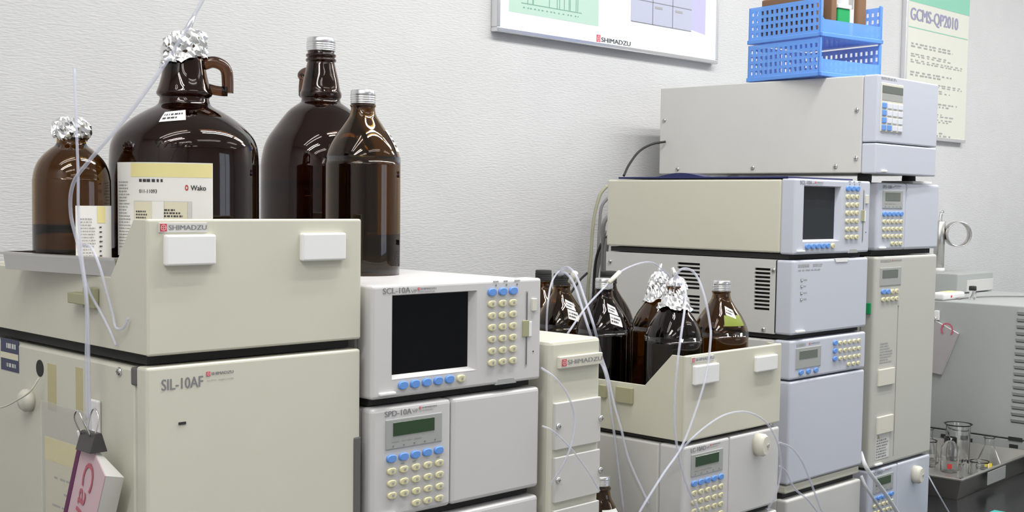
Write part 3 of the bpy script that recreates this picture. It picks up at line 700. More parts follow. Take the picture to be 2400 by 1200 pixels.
# ================================================================ right stack
X5, Y5, A5 = 1.5916, .0820, -.0015
m = Mod('detector', 'pale grey detector with keypad beside the farther screen controller, below the topmost instrument', 'instrument', X5, Y5, A5, .0699, 'keypad detectors')
sp = .26*.45
m.casing(.258, .42, .072, .199, 'grey_beige', y0=.03)
t = MB(); t.box(0, sp-.0006, 0, .0296, .0699, .2004, .005, 3); m.add('keypad_panel', t, 'bezel_cool')
t = MB(); t.box(sp+.0006, .26, 0, .0296, .0699, .2004, .005, 3); m.add('lamp_door', t, 'bezel_cool')
keypad_face(m, .26, .0699, .2004, 'lcd_grey')
m.feet(.26, .42, .0583, .0705)
m = Mod('column_oven', 'tall beige oven with a long vertical groove in its door, right stack', 'instrument', X5, Y5, A5, -.3553)
m.casing(.258, .42, -.354, .056, 'oven_grey', y0=.03)
gu = (0.0980, -0.1120)[0]
gt = (0.0955, -0.0406)[1]; gb = (0.0957, -0.3438)[1]
t = MB(); framed(t, .26, -.3553, .0578, [(gu-.002, gu+.002, gb, gt)], 0, .0296, .005); m.add('door', t, 'oven_grey')
t = MB(); t.box(gu-.0019, gu+.0019, .008, .012, gb+.001, gt-.001); m.add('groove_liner', t, 'panel_grey')
a, b, c_ = (0.0194, 0.0360), (0.1042, 0.0361), (0.0202, 0.0005)
t = MB(); t.box(a[0], b[0], -.0012, .001, c_[1], a[1], .001); pn = m.add('display_panel', t, 'panel_grey')
a, b, c_ = (0.0274, 0.0317), (0.0895, 0.0315), (0.0276, 0.0159)
t = MB(); t.box(a[0], b[0], -.0018, .001, c_[1], a[1], .0003, 1); m.on('display', t, 'lcd_grey', pn)
a, b = (0.0336, -0.0105), (0.0516, -0.0108); m.keys(a, b, a, 2, 1, .0165, .0095, m='key_blue')
a, b = (0.0698, -0.0115), (0.0877, -0.0114); m.keys(a, b, a, 2, 1, .0145, .0085)
a, b = (0.0338, -0.0258), (0.0883, -0.0258); m.keys(a, b, a, 4, 1, .0145, .0085)
a, b = (0.0205, 0.0451), (0.1051, 0.0488); m.small_print(a[0], (a[0]+b[0])/2, .0465, .0520, 1, m='ink_soft', fill=.8, seed=62); m.logo((a[0]+b[0])/2+.002, b[0], .047, .0515, -.0004, plate=None)
a, b = (0.0293, -0.1097), (0.0806, -0.1523); m.small_print(a[0], b[0], b[1], a[1], 8, m='ink_soft', fill=.45, seed=31)
for (p, q_) in (((0.0234, -0.1605), (0.0868, -0.1920)), ((0.0246, -0.2540), (0.0873, -0.2869))):
    t = MB(); t.box(p[0], q_[0], -.004, .001, q_[1]-.003, p[1]-.002, .001); m.add('card_holder', t, 'offwhite_plastic')
a, b = (0.0243, -0.2885), (0.0779, -0.3405)
t = MB(); t.box(a[0], b[0], -.0006, .001, b[1], a[1]); wl = m.add('warning_label', t, 'label_grey')
t = MB(); scribble(t, a[0]+.002, b[0]-.002, b[1]+.002, a[1]-.012, 7, lambda u, z: (u, -.0008, z), .5, random.Random(33)); m.on('small_print', t, 'ink_grey', wl)
t = MB(); t.faces([(a[0]+.003, -.0008, a[1]-.011), (a[0]+.015, -.0008, a[1]-.011), (a[0]+.009, -.0008, a[1]-.002)], [(0, 1, 2)]); m.on('warning_triangle', t, 'clip_olive', wl)
a, b = (0.0217, -0.3505), (0.0491, -0.3510); m.tab(a[0], b[0], -.352, -.348)
t = MB(); t.box(-.004, .0005, .006, .022, (-0.0131, -0.0532)[1], (-0.0145, -0.0317)[1], .001); m.add('side_connector', t, 'green')
m = pump('solvent pump at the foot of the right stack, crossed by thick tubing', X5, Y5, A5, -.4855, -.3600, .26, .42, (.19, -.392), bez='bezel_cool')
m.feet(.26, .42, BZ, -.4845)
m.feet(.26, .42, -.3605, -.3545, .012)
# top instrument
XT, YT, AT = 1.5530, .0676, .0207
m = Mod('top_instrument', 'topmost long beige instrument with dark display strip and blue racks on it', 'instrument', XT, YT, AT, .2163)
m.casing(.258, .5023, .2175, .4010, 'grey_beige', y0=.0306, b=.002)
seam = (0.0803, 0.2745)[1]
t = MB(); t.box(0, .26, 0, .030, seam+.0008, .4017, .003, 3); m.add('front_panel', t, 'bezel_cool')
t = MB(); t.box(0, .26, 0, .030, .2163, seam-.0008, .003, 3); m.add('lower_panel', t, 'bezel_cool')
for px_ in ((0.4909, 0.3322), (0.0423, 0.3364), (0.0410, 0.2453), (0.0834, 0.2303), (0.2683, 0.2294), (0.4536, 0.2282)): m.screw(0, *px_, 'x', .0048)
a, b, c_ = (0.0125, 0.3873), (0.1024, 0.3885), (0.0190, 0.2959)
t = MB(); t.box(a[0], b[0], -.0014, .001, c_[1], a[1], .001); kp = m.add('keypad', t, 'offwhite_plastic')
a, b, c_ = (0.0146, 0.3826), (0.0992, 0.3834), (0.0156, 0.3684)
t = MB(); t.box(a[0], b[0], -.0022, .001, c_[1], a[1], .0004, 1); m.on('display', t, 'lcd_grey', kp)
t = MB(); t.box(a[0], b[0], -.0018, .001, (0.0165, 0.3549)[1], c_[1]-.001); m.on('grey_band', t, 'panel_grey', kp)
a, b, c_, d_ = (0.0241, 0.3450), (0.0912, 0.3453), (0.0271, 0.3035), (0.0944, 0.3029)
for j in range(4):
    for i in range(4):
        u = a[0]+(b[0]-a[0])*i/3; z = a[1] + (c_[1]-a[1])*j/3
        t = MB(); t.box(u-.008, u+.008, -.0034, 0, z-.0052, z+.0052, .0008, 1)
        kk = m.add('key', t, 'key_blue' if i == 0 or (i == 1 and j == 3) else 'key_white')
        if i == 0: kk['label'] = 'blue key'
a, b = (0.0118, 0.3967), (0.0891, 0.3973); m.small_print(a[0], b[0], .3935, .3985, 2, m='ink_soft', fill=.7, seed=41)
m.feet(.258, .50, .2003, .2170)
a = (0.0311, 0.2224); m.tab(a[0]-.008, a[0]+.010, .2195, .2235)
# folded paper on the detector, folder on the controller
t = MB(); t.box(-.04, .045, -.03, .04, 0, .006, .002, 2); o = obj('folded_cloth', t, 'paper'); o.location = (1.80, .125, .2006); tag(o, 'small white folded cloth under the topmost instrument on the detector', 'cloth')
t = MB(); t.box(-.012, .21, .0, .375, 0, .0035, .001); t.mi = 0
o = obj('folder', t, 'navy'); o.location = (1.268, .072, .2008); tag(o, 'navy blue flat folder lying on the farther screen controller', 'folder')
rr = random.Random(2)
t = MB(); pts = []
for i in range(13): 
    u = i/12; pts.append((.17 + u*.12, .0032 + .0075*math.sin(PI*u)**1.5))
t.prism([(p[0], p[1]) for p in pts] + [(.29, .003), (.17, .003)], 'x', -.010, .02); b_ = obj('folder_clip', t, 'navy', o)

# ================================================================ racks and what stands in them
NCx, NCy = 1.530, .1790
RA = math.atan2(-.031, .186)
def lattice(t, L, z0, z1, nu, nz, edge_u, edge_b, edge_t, thick, M_):
    hu = (L-2*edge_u)/nu; hz = (z1-z0-edge_b-edge_t)/nz
    holes = [(edge_u + i*hu + hu*.27, edge_u + i*hu + hu*.73+.0005, z0+edge_b+j*hz+hz*.22, z0+edge_b+j*hz+hz*.78) for i in range(nu) for j in range(nz)]
    s = MB(); framed(s, L, z0, z1, holes, 0, thick, 0)
    for v in s.bm.verts: v.co = M_ @ v.co
    s.bm.normal_update(); t.take(s.bm)
def rack(label, z):
    S = .186; H = .0725
    r = thing('tube_rack', label, 'rack', (NCx, NCy, z), RA, 'stacked blue racks')
    t = MB(); lattice(t, S, .004, H, 14, 4, .004, .006, .006, .0022, Matrix.Translation((0, S, 0)) @ Matrix.Rotation(-PI/2, 4, 'Z')); obj('side_panel', t, 'rack_blue', r)
    t = MB(); lattice(t, S, .004, H, 14, 4, .004, .006, .006, .0022, Matrix.Translation((S, 0, 0)) @ Matrix.Rotation(PI/2, 4, 'Z')); obj('side_panel', t, 'rack_blue', r)
    t = MB(); lattice(t, S, .004, H, 14, 4, .004, .006, .006, .0022, Matrix.Translation((0, S-.0022, 0))); obj('end_panel', t, 'rack_blue', r)
    t = MB(); t.prism([(0.002, .004), (S-.002, .004), (S-.002, .036), (S-.01, .033), (.01, .033), (.002, .04)], 'y', 0, .0022); obj('end_panel', t, 'rack_blue', r)
    t = MB(); t.box(.001, S-.001, .001, S-.001, 0, .004, .001); obj('base', t, 'rack_blue', r)
    t = MB()
    for (x0, x1, y0, y1) in ((-.002, .004, -.002, S+.002), (S-.004, S+.002, -.002, S+.002)): t.box(x0, x1, y0, y1, 0, .008, .001)
    t.box(-.002, S+.002, S-.004, S+.002, 0, .008, .001); t.box(-.002, S+.002, -.002, .004, 0, .008, .001)
    for x in (0, S-.006): t.box(x, x+.006, 0, .006, .006, H+.003, .002)
    obj('rim', t, 'rack_blue', r)
rack('empty translucent blue rack resting on the topmost instrument, lower of the two', .4035)
rack('translucent blue rack stacked on top, filled with brown packets and a green box', .4790)
RM = Matrix.Translation((NCx, NCy, .4835)) @ Matrix.Rotation(RA, 4, 'Z')
def inrack(name, mb, mts, label, cat, group=None):
    for v in mb.bm.verts: v.co = RM @ v.co
    return tag(obj(name, mb, mts), label, cat, group)
t = MB(); t.box(.005, .028, .022, .158, .0005, .082, .003); inrack('brown_carton', t, 'brown', 'long brown carton standing along the left side of the upper blue rack', 'carton')
t = MB(); t.box(.040, .055, .008, .03, .0005, .1, .002); inrack('brown_packet', t, 'brown', 'narrow brown packet at the front left of the upper blue rack', 'packet', 'brown packets')
t = MB(); t.box(.125, .150, .012, .032, .0005, .11, .003); inrack('brown_packet', t, 'brown', 'brown packet at the front right of the upper blue rack', 'packet', 'brown packets')
t = MB(); t.box(.062, .098, .010, .036, .0005, .056, .002); t.mi = 1; t.box(.060, .100, .008, .038, .056, .064, .001); inrack('green_box', t, ['green', 'white_plastic'], 'small green box with white lid in the upper blue rack', 'box')
t = MB(); t.box(.100, .123, .02, .06, .0005, .085, .002); t.mi = 1; t.box(.104, .119, .0195, .0205, .06, .08); inrack('white_box', t, ['white_plastic', 'ink_soft'], 'white box behind the green one in the upper blue rack', 'box')

# ================================================================ bottles
def outline(kind):
    # (radius, height) pairs in units of body diameter and total height
    if kind == 'jug':
        return [(.0, 0), (.44, 0), (.485, .012), (.5, .04), (.5, .52), (.495, .57), (.475, .625), (.43, .68), (.36, .725), (.27, .76), (.205, .775), (.185, .785), (.18, .80), (.205, .805), (.205, .815), (.185, .825), (.17, .86), (.15, .91), (.135, .95), (.13, .965), (.14, .97), (.14, .98), (.12, .99), (.12, 1.0)]
    if kind == 'squat':
        return [(.0, 0), (.44, 0), (.485, .012), (.5, .04), (.5, .43), (.495, .50), (.47, .56), (.42, .62), (.345, .675), (.25, .715), (.185, .735), (.168, .75), (.168, .765), (.182, .772), (.182, .785), (.168, .80), (.16, .83), (.14, .90), (.12, .955), (.125, .965), (.125, .98), (.11, .985), (.11, 1.0)]
    if kind == 'gallon':
        return [(.0, 0), (.44, 0), (.485, .012), (.5, .04), (.5, .40), (.499, .46), (.49, .53), (.463, .575), (.42, .61), (.35, .65), (.27, .684), (.20, .708), (.175, .722), (.167, .738), (.165, .75), (.18, .758), (.187, .768), (.184, .778), (.172, .80), (.155, .84), (.142, .885), (.132, .925), (.128, .94), (.14, .946), (.14, .955), (.128, .962), (.138, .97), (.138, .98), (.125, .99), (.125, 1.0)]
    if kind == 'tallgallon':
        return [(.0, 0), (.44, 0), (.485, .010), (.5, .035), (.5, .40), (.498, .455), (.475, .525), (.436, .575), (.384, .615), (.325, .657), (.275, .69), (.225, .712), (.175, .73), (.163, .74), (.163, .75), (.172, .757), (.172, .775), (.160, .79), (.145, .835), (.128, .875), (.116, .905), (.114, .91), (.126, .915), (.126, .924), (.113, .929), (.124, .936), (.124, .945), (.112, .95), (.112, 1.0)]
    if kind == 'reagent':
        return [(.0, 0), (.42, 0), (.47, .01), (.5, .045), (.5, .60), (.497, .635), (.475, .675), (.43, .72), (.36, .77), (.29, .81), (.225, .85), (.18, .88), (.162, .905), (.158, .925), (.168, .93), (.168, .94), (.15, .945), (.15, 1.0)]
    if kind == 'round':
        return [(.0, 0), (.42, 0), (.47, .01), (.5, .045), (.5, .56), (.495, .62), (.475, .68), (.43, .74), (.36, .79), (.28, .83), (.215, .855), (.19, .875), (.185, .90), (.185, .92), (.2, .925), (.2, .935), (.185, .94), (.185, 1.0)]
def dense(pr, k=3):
    V = [Vector((p[0], p[1], 0)) for p in pr]
    out = [pr[0], pr[1], pr[2]]
    for i in range(2, len(pr)-1):
        a, b, c, d = V[i-1], V[i], V[i+1], V[min(i+2, len(V)-1)]
        for j in range(1, k+1):
            t = j/k; q = .5*((2*b)+(c-a)*t+(2*a-5*b+4*c-d)*t*t+(3*b-a-3*c+d)*t**3); out.append((q.x, q.y))
    return out
def cyl_patch(t, r, a0, a1, z0, z1, n=16, c=(0, 0)):
    vs = []
    for z in (z0, z1):
        for i in range(n+1):
            a = a0 + (a1-a0)*i/n; vs.append((c[0]+r*math.cos(a), c[1]+r*math.sin(a), z))
    t.faces(vs, [(i, i+1, n+2+i, n+1+i) for i in range(n)], True)
def bottle(name, label, x, y, z, dia, H, kind, glass='amber', fill=.5, group=None, tilt=0):
    r = thing(name, label, 'bottle', (x, y, z), 0, group)
    pr = [(q[0]*dia, q[1]*H) for q in dense(outline(kind))]
    t = MB(); th = .0028
    t.lathe(pr, 64, caps=False)
    inner = [(max(q[0]-th, 0), max(q[1], .005)) for q in pr[1:]]
    inner = [(0, .005)] + inner
    t.lathe(inner, 64, caps=False, flip=True)
    # close the mouth ring
    bmesh.ops.remove_doubles(t.bm, verts=t.bm.verts[:], dist=1e-6)
    be = [e for e in t.bm.edges if len(e.link_faces) == 1 and all(abs(v.co.z - H) < 1e-5 for v in e.verts)]
    bmesh.ops.bridge_loops(t.bm, edges=be)
    obj('glass_body', t, glass, r)
    if fill:
        lv = fill*H; li = [(q[0]+.0004, q[1]-.0002 if q[1] < .006 else q[1]) for q in inner[1:] if q[1] <= lv]
        rl = li[-1][0]; li = [(0, .0048)] + li + [(rl, lv), (rl*.97, lv-.0003), (0, lv-.0004)]
        t = MB(); t.lathe(li, 48, caps=False); bmesh.ops.remove_doubles(t.bm, verts=t.bm.verts[:], dist=1e-6); bmesh.ops.recalc_face_normals(t.bm, faces=t.bm.faces[:]); obj('solvent', t, 'solvent', r)
    return r
def cap(r, H, rad, h=.014, down=.012, m='aluminium'):
    t = MB(); z0 = H-down; p = [(rad, z0), (rad*1.03, z0+.0008)]
    n = 4
    for i in range(n):
        a = z0 + .001 + i*(h*.62/n); p += [(rad*1.03, a), (rad*.97, a+h*.04), (rad*1.04, a+h*.09)]
    p += [(rad*1.0, z0+h*.75), (rad*1.0, z0+h*.94), (rad*.93, z0+h), (.0005, z0+h*1.0)]
    t.lathe(p, 48, caps=True); return obj('screw_cap', t, m, r)
def foil(r, H, prof, seed=1, tip=None, jag=.004, tilt=(0, 0), amp=.0022, lean=(0, 0)):
    # crumpled sheet: prof = (radius, height above the bottle's mouth) from the top down
    rr = random.Random(seed); t = MB(); n = 56; rings = []; pr = []
    for a, b in zip(prof, prof[1:]):
        k = max(2, int(math.hypot(b[0]-a[0], b[1]-a[1])/.0030))
        pr += [(a[0]+(b[0]-a[0])*q/k, a[1]+(b[1]-a[1])*q/k) for q in range(k)]
    pr.append(prof[-1]); ph = [rr.uniform(0, 6.28) for _ in range(6)]; hz = pr[0][1]; lo = pr[-1][1]
    for k, (q, z) in enumerate(pr):
        f = k/len(pr); ring = []
        for i in range(n):
            a = 2*PI*i/n
            rad_ = q + rr.uniform(-amp, amp)*min(1, q/.008) + amp*.5*math.sin(7*a+ph[2]+k*1.3)
            zz = H + z + rr.uniform(-amp*.7, amp*.7) + jag*(math.sin(2*a+ph[0]) + .6*math.sin(5*a+ph[1]))*max(0, f-.5)*2 + f*(tilt[0]*math.cos(a)+tilt[1]*math.sin(a))
            g = (z-lo)/(hz-lo)
            ring.append(t.bm.verts.new((rad_*math.cos(a)+lean[0]*g, rad_*math.sin(a)+lean[1]*g, zz)))
        rings.append(ring)
    for a, b in zip(rings, rings[1:]):
        for i in range(n):
            j = (i+1) % n
            for tri in ((a[i], a[j], b[j]), (a[i], b[j], b[i])): t.bm.faces.new(tri)
    t.bm.faces.new(rings[0][::-1])
    o = obj('foil_cover', t, 'foil', r)
    if tip:
        t = MB(); t.tube([(lean[0], lean[1], H+hz*.6), tip], lambda u: .0055*(1-u*.7)+.001*math.sin(u*40), 8, sub=6, smooth_path=False); obj('foil_twist', t, 'foil', r)
    return o
CAMV = math.atan2(-1.095-.15, -.623-.13)     # direction from the bottles to the viewer's side of the room
def jug_handle(r, dia, H, ang, kz0, kz1, out, rad):
    c, s = math.cos(ang), math.sin(ang)
    pts = [(.13*dia, (kz1-.012)*H), (.19*dia, kz1*H), (.25*dia, (kz1-.012)*H), (out*dia-.0012, (kz1*.7+kz0*.3)*H), (out*dia, (kz1*.35+kz0*.65)*H), (out*dia, kz0*H-.002)]
    t = MB(); t.tube([(q[0]*c, q[0]*s, q[1]) for q in pts], rad, 14, sub=8)
    pts = [(.15*dia, kz0*H+.003), (.20*dia, kz0*H+.001), (.25*dia, kz0*H), (out*dia, kz0*H)]
    t.tube([(q[0]*c, q[0]*s, q[1]) for q in pts], rad*.85, 14, sub=8)
    obj('handle', t, 'amber_dark', r)

# --- big jug in the steel tray
TZ = .0745
JX, JY, JD, JH = .157, .190, .168, .2545
r = bottle('solvent_jug', 'largest dark amber jug with a ring handle, foil cap and big white label', JX, JY, TZ+.0035, JD, JH, 'gallon', 'amber_dark', .45, 'amber jugs with ring handles')
va_ = math.atan2(-1.095-JY, -.623-JX)            # facing the camera side
right = va_ + PI/2
jug_handle(r, JD, JH, right, .785, .915, .287, .0068)
foil(r, JH, [(.001, .012), (.014, .011), (.0225, .006), (.0245, -.002), (.0240, -.010), (.0255, -.017), (.0265, -.022)], 3, (.011*math.cos(right), .011*math.sin(right), JH+.030), .003, tilt=(.009*math.cos(right), .009*math.sin(right)))
# main label
LR = JD/2 + .0006
def jl(px): return px
la0 = va_ - 1.02; la1 = va_ + .36
lz1 = .1145; lz0 = .012
t = MB(); cyl_patch(t, LR, la0, la1, lz0, lz1, 28); lab = obj('label', t, 'paper', r)
t = MB(); cyl_patch(t, LR+.0002, la0+.28, la1-.01, lz1-.016, lz1-.001, 20); obj('yellow_band', t, 'paper_yellow', lab)
def cylf(rad, a0, a1): return lambda u, z: (rad*math.cos(a0+(a1-a0)*u), rad*math.sin(a0+(a1-a0)*u), z)
def cyl_text(parent, s, rad, a0, a1, z0, z1, m='ink', bold=.004):
    mb = MB()
    for d in (0, bold): put_text(mb, s, lambda u, v: ((rad+d*.02)*math.cos(a0+(a1-a0)*u+d), (rad+d*.02)*math.sin(a0+(a1-a0)*u+d), z0+v*(z1-z0)))
    return obj('lettering', mb, m, parent)
AW = la1-la0
cyl_text(lab, 'Wako', LR+.0004, la0+AW*.79, la0+AW*.93, lz1-.030, lz1-.0245)
t = MB(); n = 16; ac = la0+AW*.755; zc = lz1-.0272
vs = [((LR+.0004)*math.cos(ac+.022*math.cos(2*PI*i/n)), (LR+.0004)*math.sin(ac+.022*math.cos(2*PI*i/n)), zc+.0032*math.sin(2*PI*i/n)) for i in range(n)]
vs += [((LR+.0004)*math.cos(ac+.011*math.cos(2*PI*i/n)), (LR+.0004)*math.sin(ac+.011*math.cos(2*PI*i/n)), zc+.0016*math.sin(2*PI*i/n)) for i in range(n)]
t.faces(vs, [(i, (i+1) % n, n+(i+1) % n, n+i) for i in range(n)]); obj('red_ring_mark', t, 'red', lab)
cyl_text(lab, '011-11093', LR+.0004, la0+AW*.30, la0+AW*.48, lz1-.0335, lz1-.0295, bold=.002)
t = MB(); scribble(t, .30, .60, lz1-.0218, lz1-.0178, 1, cylf(LR+.0004, la0, la1), .8, random.Random(64), (.06, .12)); obj('small_print', t, 'ink', lab)
cyl_text(lab, '3L', LR+.0004, la0+AW*.88, la0+AW*.95, lz1-.0715, lz1-.0655, bold=.004)
f = cylf(LR+.0004, la0, la1)
t = MB(); scribble(t, .03, .2, .02, lz1-.020, 22, f, .35, random.Random(11)); scribble(t, .30, .80, .02, .045, 5, f, .3, random.Random(12)); obj('small_print', t, 'ink_soft', lab)
f2 = cylf(LR+.0008, la0, la1)
t = MB(); cyl_patch(t, LR+.0007, la0+AW*.24, la0+AW*.80, lz1-.082, lz1-.042, 16); nt_ = obj('taped_note', t, 'label_grey', lab)
t = MB(); cyl_patch(t, LR+.0011, la0+AW*.25, la0+AW*.76, lz1-.070, lz1-.043, 16); obj('note_strip', t, 'paper_aged', nt_)
t = MB(); scribble(t, .27, .42, lz1-.062, lz1-.052, 3, cylf(LR+.0014, la0, la1), .5, random.Random(13), (.06, .12)); scribble(t, .52, .72, lz1-.060, lz1-.050, 3, cylf(LR+.0014, la0, la1), .55, random.Random(14), (.06, .14)); obj('handwriting', t, 'ink', nt_)
t = MB(); t.mi = 0
cyl_patch(t, LR+.0018, la0+AW*.44, la0+AW*.55, lz1-.071, lz1-.0425, 6); obj('tape_fold', t, 'paper', nt_)
# shoulder sticker and embossed word, laid on the shoulder
def shoulder(prof_k, dia, H, zf):
    pr = dense(outline(prof_k)); 
    for a, b in zip(pr, pr[1:]):
        if a[1] <= zf <= b[1] and b[1] > a[1]: return (a[0] + (b[0]-a[0])*(zf-a[1])/(b[1]-a[1]))*dia
    return 0
def shoulder_patch(r, k, dia, H, a0, a1, z0, z1, m, name='sticker', off=.0008, text=None, tm='ink', skew=0, scr=0):
    n, q = 14, 8; t = MB(); vs = []
    def S(u, v, o):
        z = z0 + (z1-z0)*v + skew*u; rad = shoulder(k, dia, H, z) + o; a = a0 + (a1-a0)*u; return (rad*math.cos(a), rad*math.sin(a), z*H)
    if m:
        for j in range(q+1):
            for i in range(n+1): vs.append(S(i/n, j/q, off))
        t.faces(vs, [(j*(n+1)+i, j*(n+1)+i+1, (j+1)*(n+1)+i+1, (j+1)*(n+1)+i) for j in range(q) for i in range(n)], True); p = obj(name, t, m, r)
    else: p = r
    if text:
        mb = MB()
        for d in (0, .02): put_text(mb, text, lambda u, v: S(.08+u*.82+d, .2+v*.6, off+.0004+d*.005))
        obj('lettering', mb, tm, p)
    if scr:
        mb = MB(); scribble(mb, .08, .9, .15, .85, scr, lambda u, v: S(u, v, off+.0004), .5, random.Random(15)); obj('small_print', mb, tm, p)
shoulder_patch(r, 'gallon', JD, JH, va_-.42, va_+.02, .625, .672, 'paper', text=None, scr=2, skew=.012)
shoulder_patch(r, 'gallon', JD, JH, va_-.48, va_+.16, .505, .552, None, text='Wako', tm='amber_dark', off=.0006)

# --- round bottle left of the jug
LX, LY = .0285, .2085
r = bottle('solvent_bottle', 'round shouldered amber bottle with foil cap, leftmost, standing in a steel tray', LX, LY, TZ+.0035, .082, .153, 'round', 'amber', .3)
foil(r, .153, [(.001, .0085), (.012, .008), (.019, .003), (.0205, -.004), (.0195, -.009), (.0175, -.014)], 5, None, .0015, amp=.0018)
v2 = math.atan2(-1.095-LY, -.623-LX)
t = MB(); cyl_patch(t, .082/2+.0006, v2+.08, v2+1.35, .004, .0665, 20); lab = obj('label', t, 'paper', r)
t = MB(); cyl_patch(t, .082/2+.0009, v2+.72, v2+.98, .0, .066, 8); 
bm_ = MB(); cyl_patch(bm_, .082/2+.0009, v2+.66, v2+.95, .048, .066, 8); t.bm.free(); obj('yellow_band', bm_, 'paper_yellow', lab)
t = MB(); scribble(t, .08, .42, .008, .054, 14, cylf(.082/2+.0011, v2+.08, v2+1.35), .35, random.Random(16)); obj('small_print', t, 'ink_soft', lab)
t = MB(); scribble(t, .5, .58, .010, .046, 7, cylf(.082/2+.0012, v2+.08, v2+1.35), .3, random.Random(17), (.5, .8)); obj('bold_print', t, 'ink', lab)
# --- steel tray carrying both
TA = math.atan2(.029, .179)
r = thing('steel_tray', 'shallow stainless steel tray under the largest jug, on the left solvent tray', 'tray', (.0045, .0705, TZ-.0005), TA)
def pan(r, w, d, h, rim, mt, slope=.006, hole=False):
    t = MB(); th = .0012
    o_ = [(slope, slope), (w-slope, slope), (w-slope, d-slope), (slope, d-slope)]; p_ = [(0, 0), (w, 0), (w, d), (0, d)]; q_ = [(-rim, -rim), (w+rim, -rim), (w+rim, d+rim), (-rim, d+rim)]
    vs = [(x, y, 0) for x, y in o_] + [(x, y, h) for x, y in p_] + [(x, y, h) for x, y in q_] + [(x, y, h-.0025) for x, y in q_]
    vs += [(x+th*(1 if x < w/2 else -1), y+th*(1 if y < d/2 else -1), th) for x, y in o_] + [(x+th*(1 if x < w/2 else -1), y+th*(1 if y < d/2 else -1), h+.0004) for x, y in p_]
    fs = [(3, 2, 1, 0)]
    for i in range(4):
        j = (i+1) % 4
        fs += [(i, j, 4+j, 4+i), (16+j, 16+i, 20+i, 20+j), (20+j, 20+i, 8+i, 8+j), (8+j, 8+i, 12+i, 12+j), (4+i, 4+j, 12+j, 12+i)]
    fs.append((16, 17, 18, 19)); t.faces(vs, fs)
    return obj('pan', t, mt, r)
pan(r, .264, .192, .019, .005, 'steel_tray', .002)
# --- jug behind
GX, GY, GD, GH = (0.4690, 0.3450, 0.0738)[0], .345, .168, .3155
r = bottle('solvent_jug', 'tall amber jug with silver screw cap behind the left solvent tray', GX, GY, .0595, GD, GH, 'tallgallon', 'amber_dark', .38, 'amber jugs with ring handles')
cap(r, GH, .0198, .019, .013)
jug_handle(r, GD, GH, math.atan2(-1.095-GY, -.623-GX) + PI*1.22, .775, .875, .235, .0065)
# --- tall bottle on the controller
AX, AY, AD, AH = .4195, .190, .0985, .232
r = bottle('solvent_bottle', 'tall slim amber bottle with silver screw cap on the nearer controller', AX, AY, .0595, AD, AH, 'reagent', 'amber', .22)
cap(r, AH, .0158, .018, .013)
shoulder_patch(r, 'reagent', AD, AH, math.atan2(-1.095-AY, -.623-AX)+1.15, math.atan2(-1.095-AY, -.623-AX)+1.5, .68, .80, 'paper', scr=3)

# --- bottles in the second tray
BB = -.1893
def rb(x, y, label, glass='amber', top='cap', fill=.4, stick=None, seed=0, dia=.089, H=.219, lean=(0, 0), tip=None):
    r = bottle('solvent_bottle', label, x, y, BB, dia, H, 'reagent', glass, fill, 'amber bottles in the second solvent tray')
    if top == 'cap': cap(r, H, .0142, .017, .013)
    elif top == 'foil': foil(r, H, [(.001, .013), (.007, .012), (.0135, .005), (.0165, -.005), (.0175, -.014), (.0200, -.022), (.0235, -.030), (.0265, -.0345)], seed, tip, .003, amp=.0017, lean=lean)
    elif top == 'black': cap(r, H, .0142, .019, .013, 'rubber')
    v = math.atan2(-1.095-y, -.623-x)
    if stick: 
        shoulder_patch(r, 'reagent', dia, H, v+.25, v+.75, .78, .84, 'paper', scr=2, skew=-.03)
        if stick == 2: shoulder_patch(r, 'reagent', dia, H, v+.30, v+.80, .70, .77, 'paper', scr=2, skew=-.03)
        if stick == 3: shoulder_patch(r, 'reagent', dia, H, v+.15, v+1.1, .70, .775, 'label_green', name='green_sticker')
    return r
rb(1.046, .058, 'amber bottle with silver cap and green sticker, rightmost in the second tray', 'amber', 'cap', .35, 3)
rb(.925, .060, 'foil capped amber bottle at the front of the second tray, tubes rising from it', 'amber_dark', 'foil', .5, None, 21, lean=(.006, 0), tip=(-.002, .004, .2465))
rb(1.032, .172, 'foil capped amber bottle half hidden behind the front foil capped one', 'amber', 'foil', .4, None, 22, tip=(.004, .0, .245))
rb(.930, .205, 'dark amber bottle with silver cap and white stickers in the second tray', 'amber_dark', 'cap', .5, 2)
rb(.940, .305, 'amber bottle with a blackish cap and two thin tubes, leftmost in the second tray', 'amber', 'black', .4, 2)
rb(.992, .395, 'amber bottle mostly hidden at the left rear of the second tray', 'amber', 'black', .4)
rb(1.070, .312, 'amber bottle behind the silver capped one in the second tray', 'amber_dark', 'black', .4)
# bottle on the bench between column and pump
bp = (0.7585, 0.0600, -0.2414)
r = bottle('solvent_bottle', 'amber bottle with green label standing low between the valve column and the nearer pump', bp[0], .06, BZ+.0003, .085, bp[2]-BZ, 'reagent', 'amber', .4)
cap(r, bp[2]-BZ, .0135, .014, .012)
v = math.atan2(-1.095-.06, -.623-bp[0]); HH = bp[2]-BZ
shoulder_patch(r, 'reagent', .085, HH, v+.1, v+1.3, .79, .83, 'paper'); shoulder_patch(r, 'reagent', .085, HH, v+.0, v+1.4, .70, .785, 'label_green', name='green_sticker')

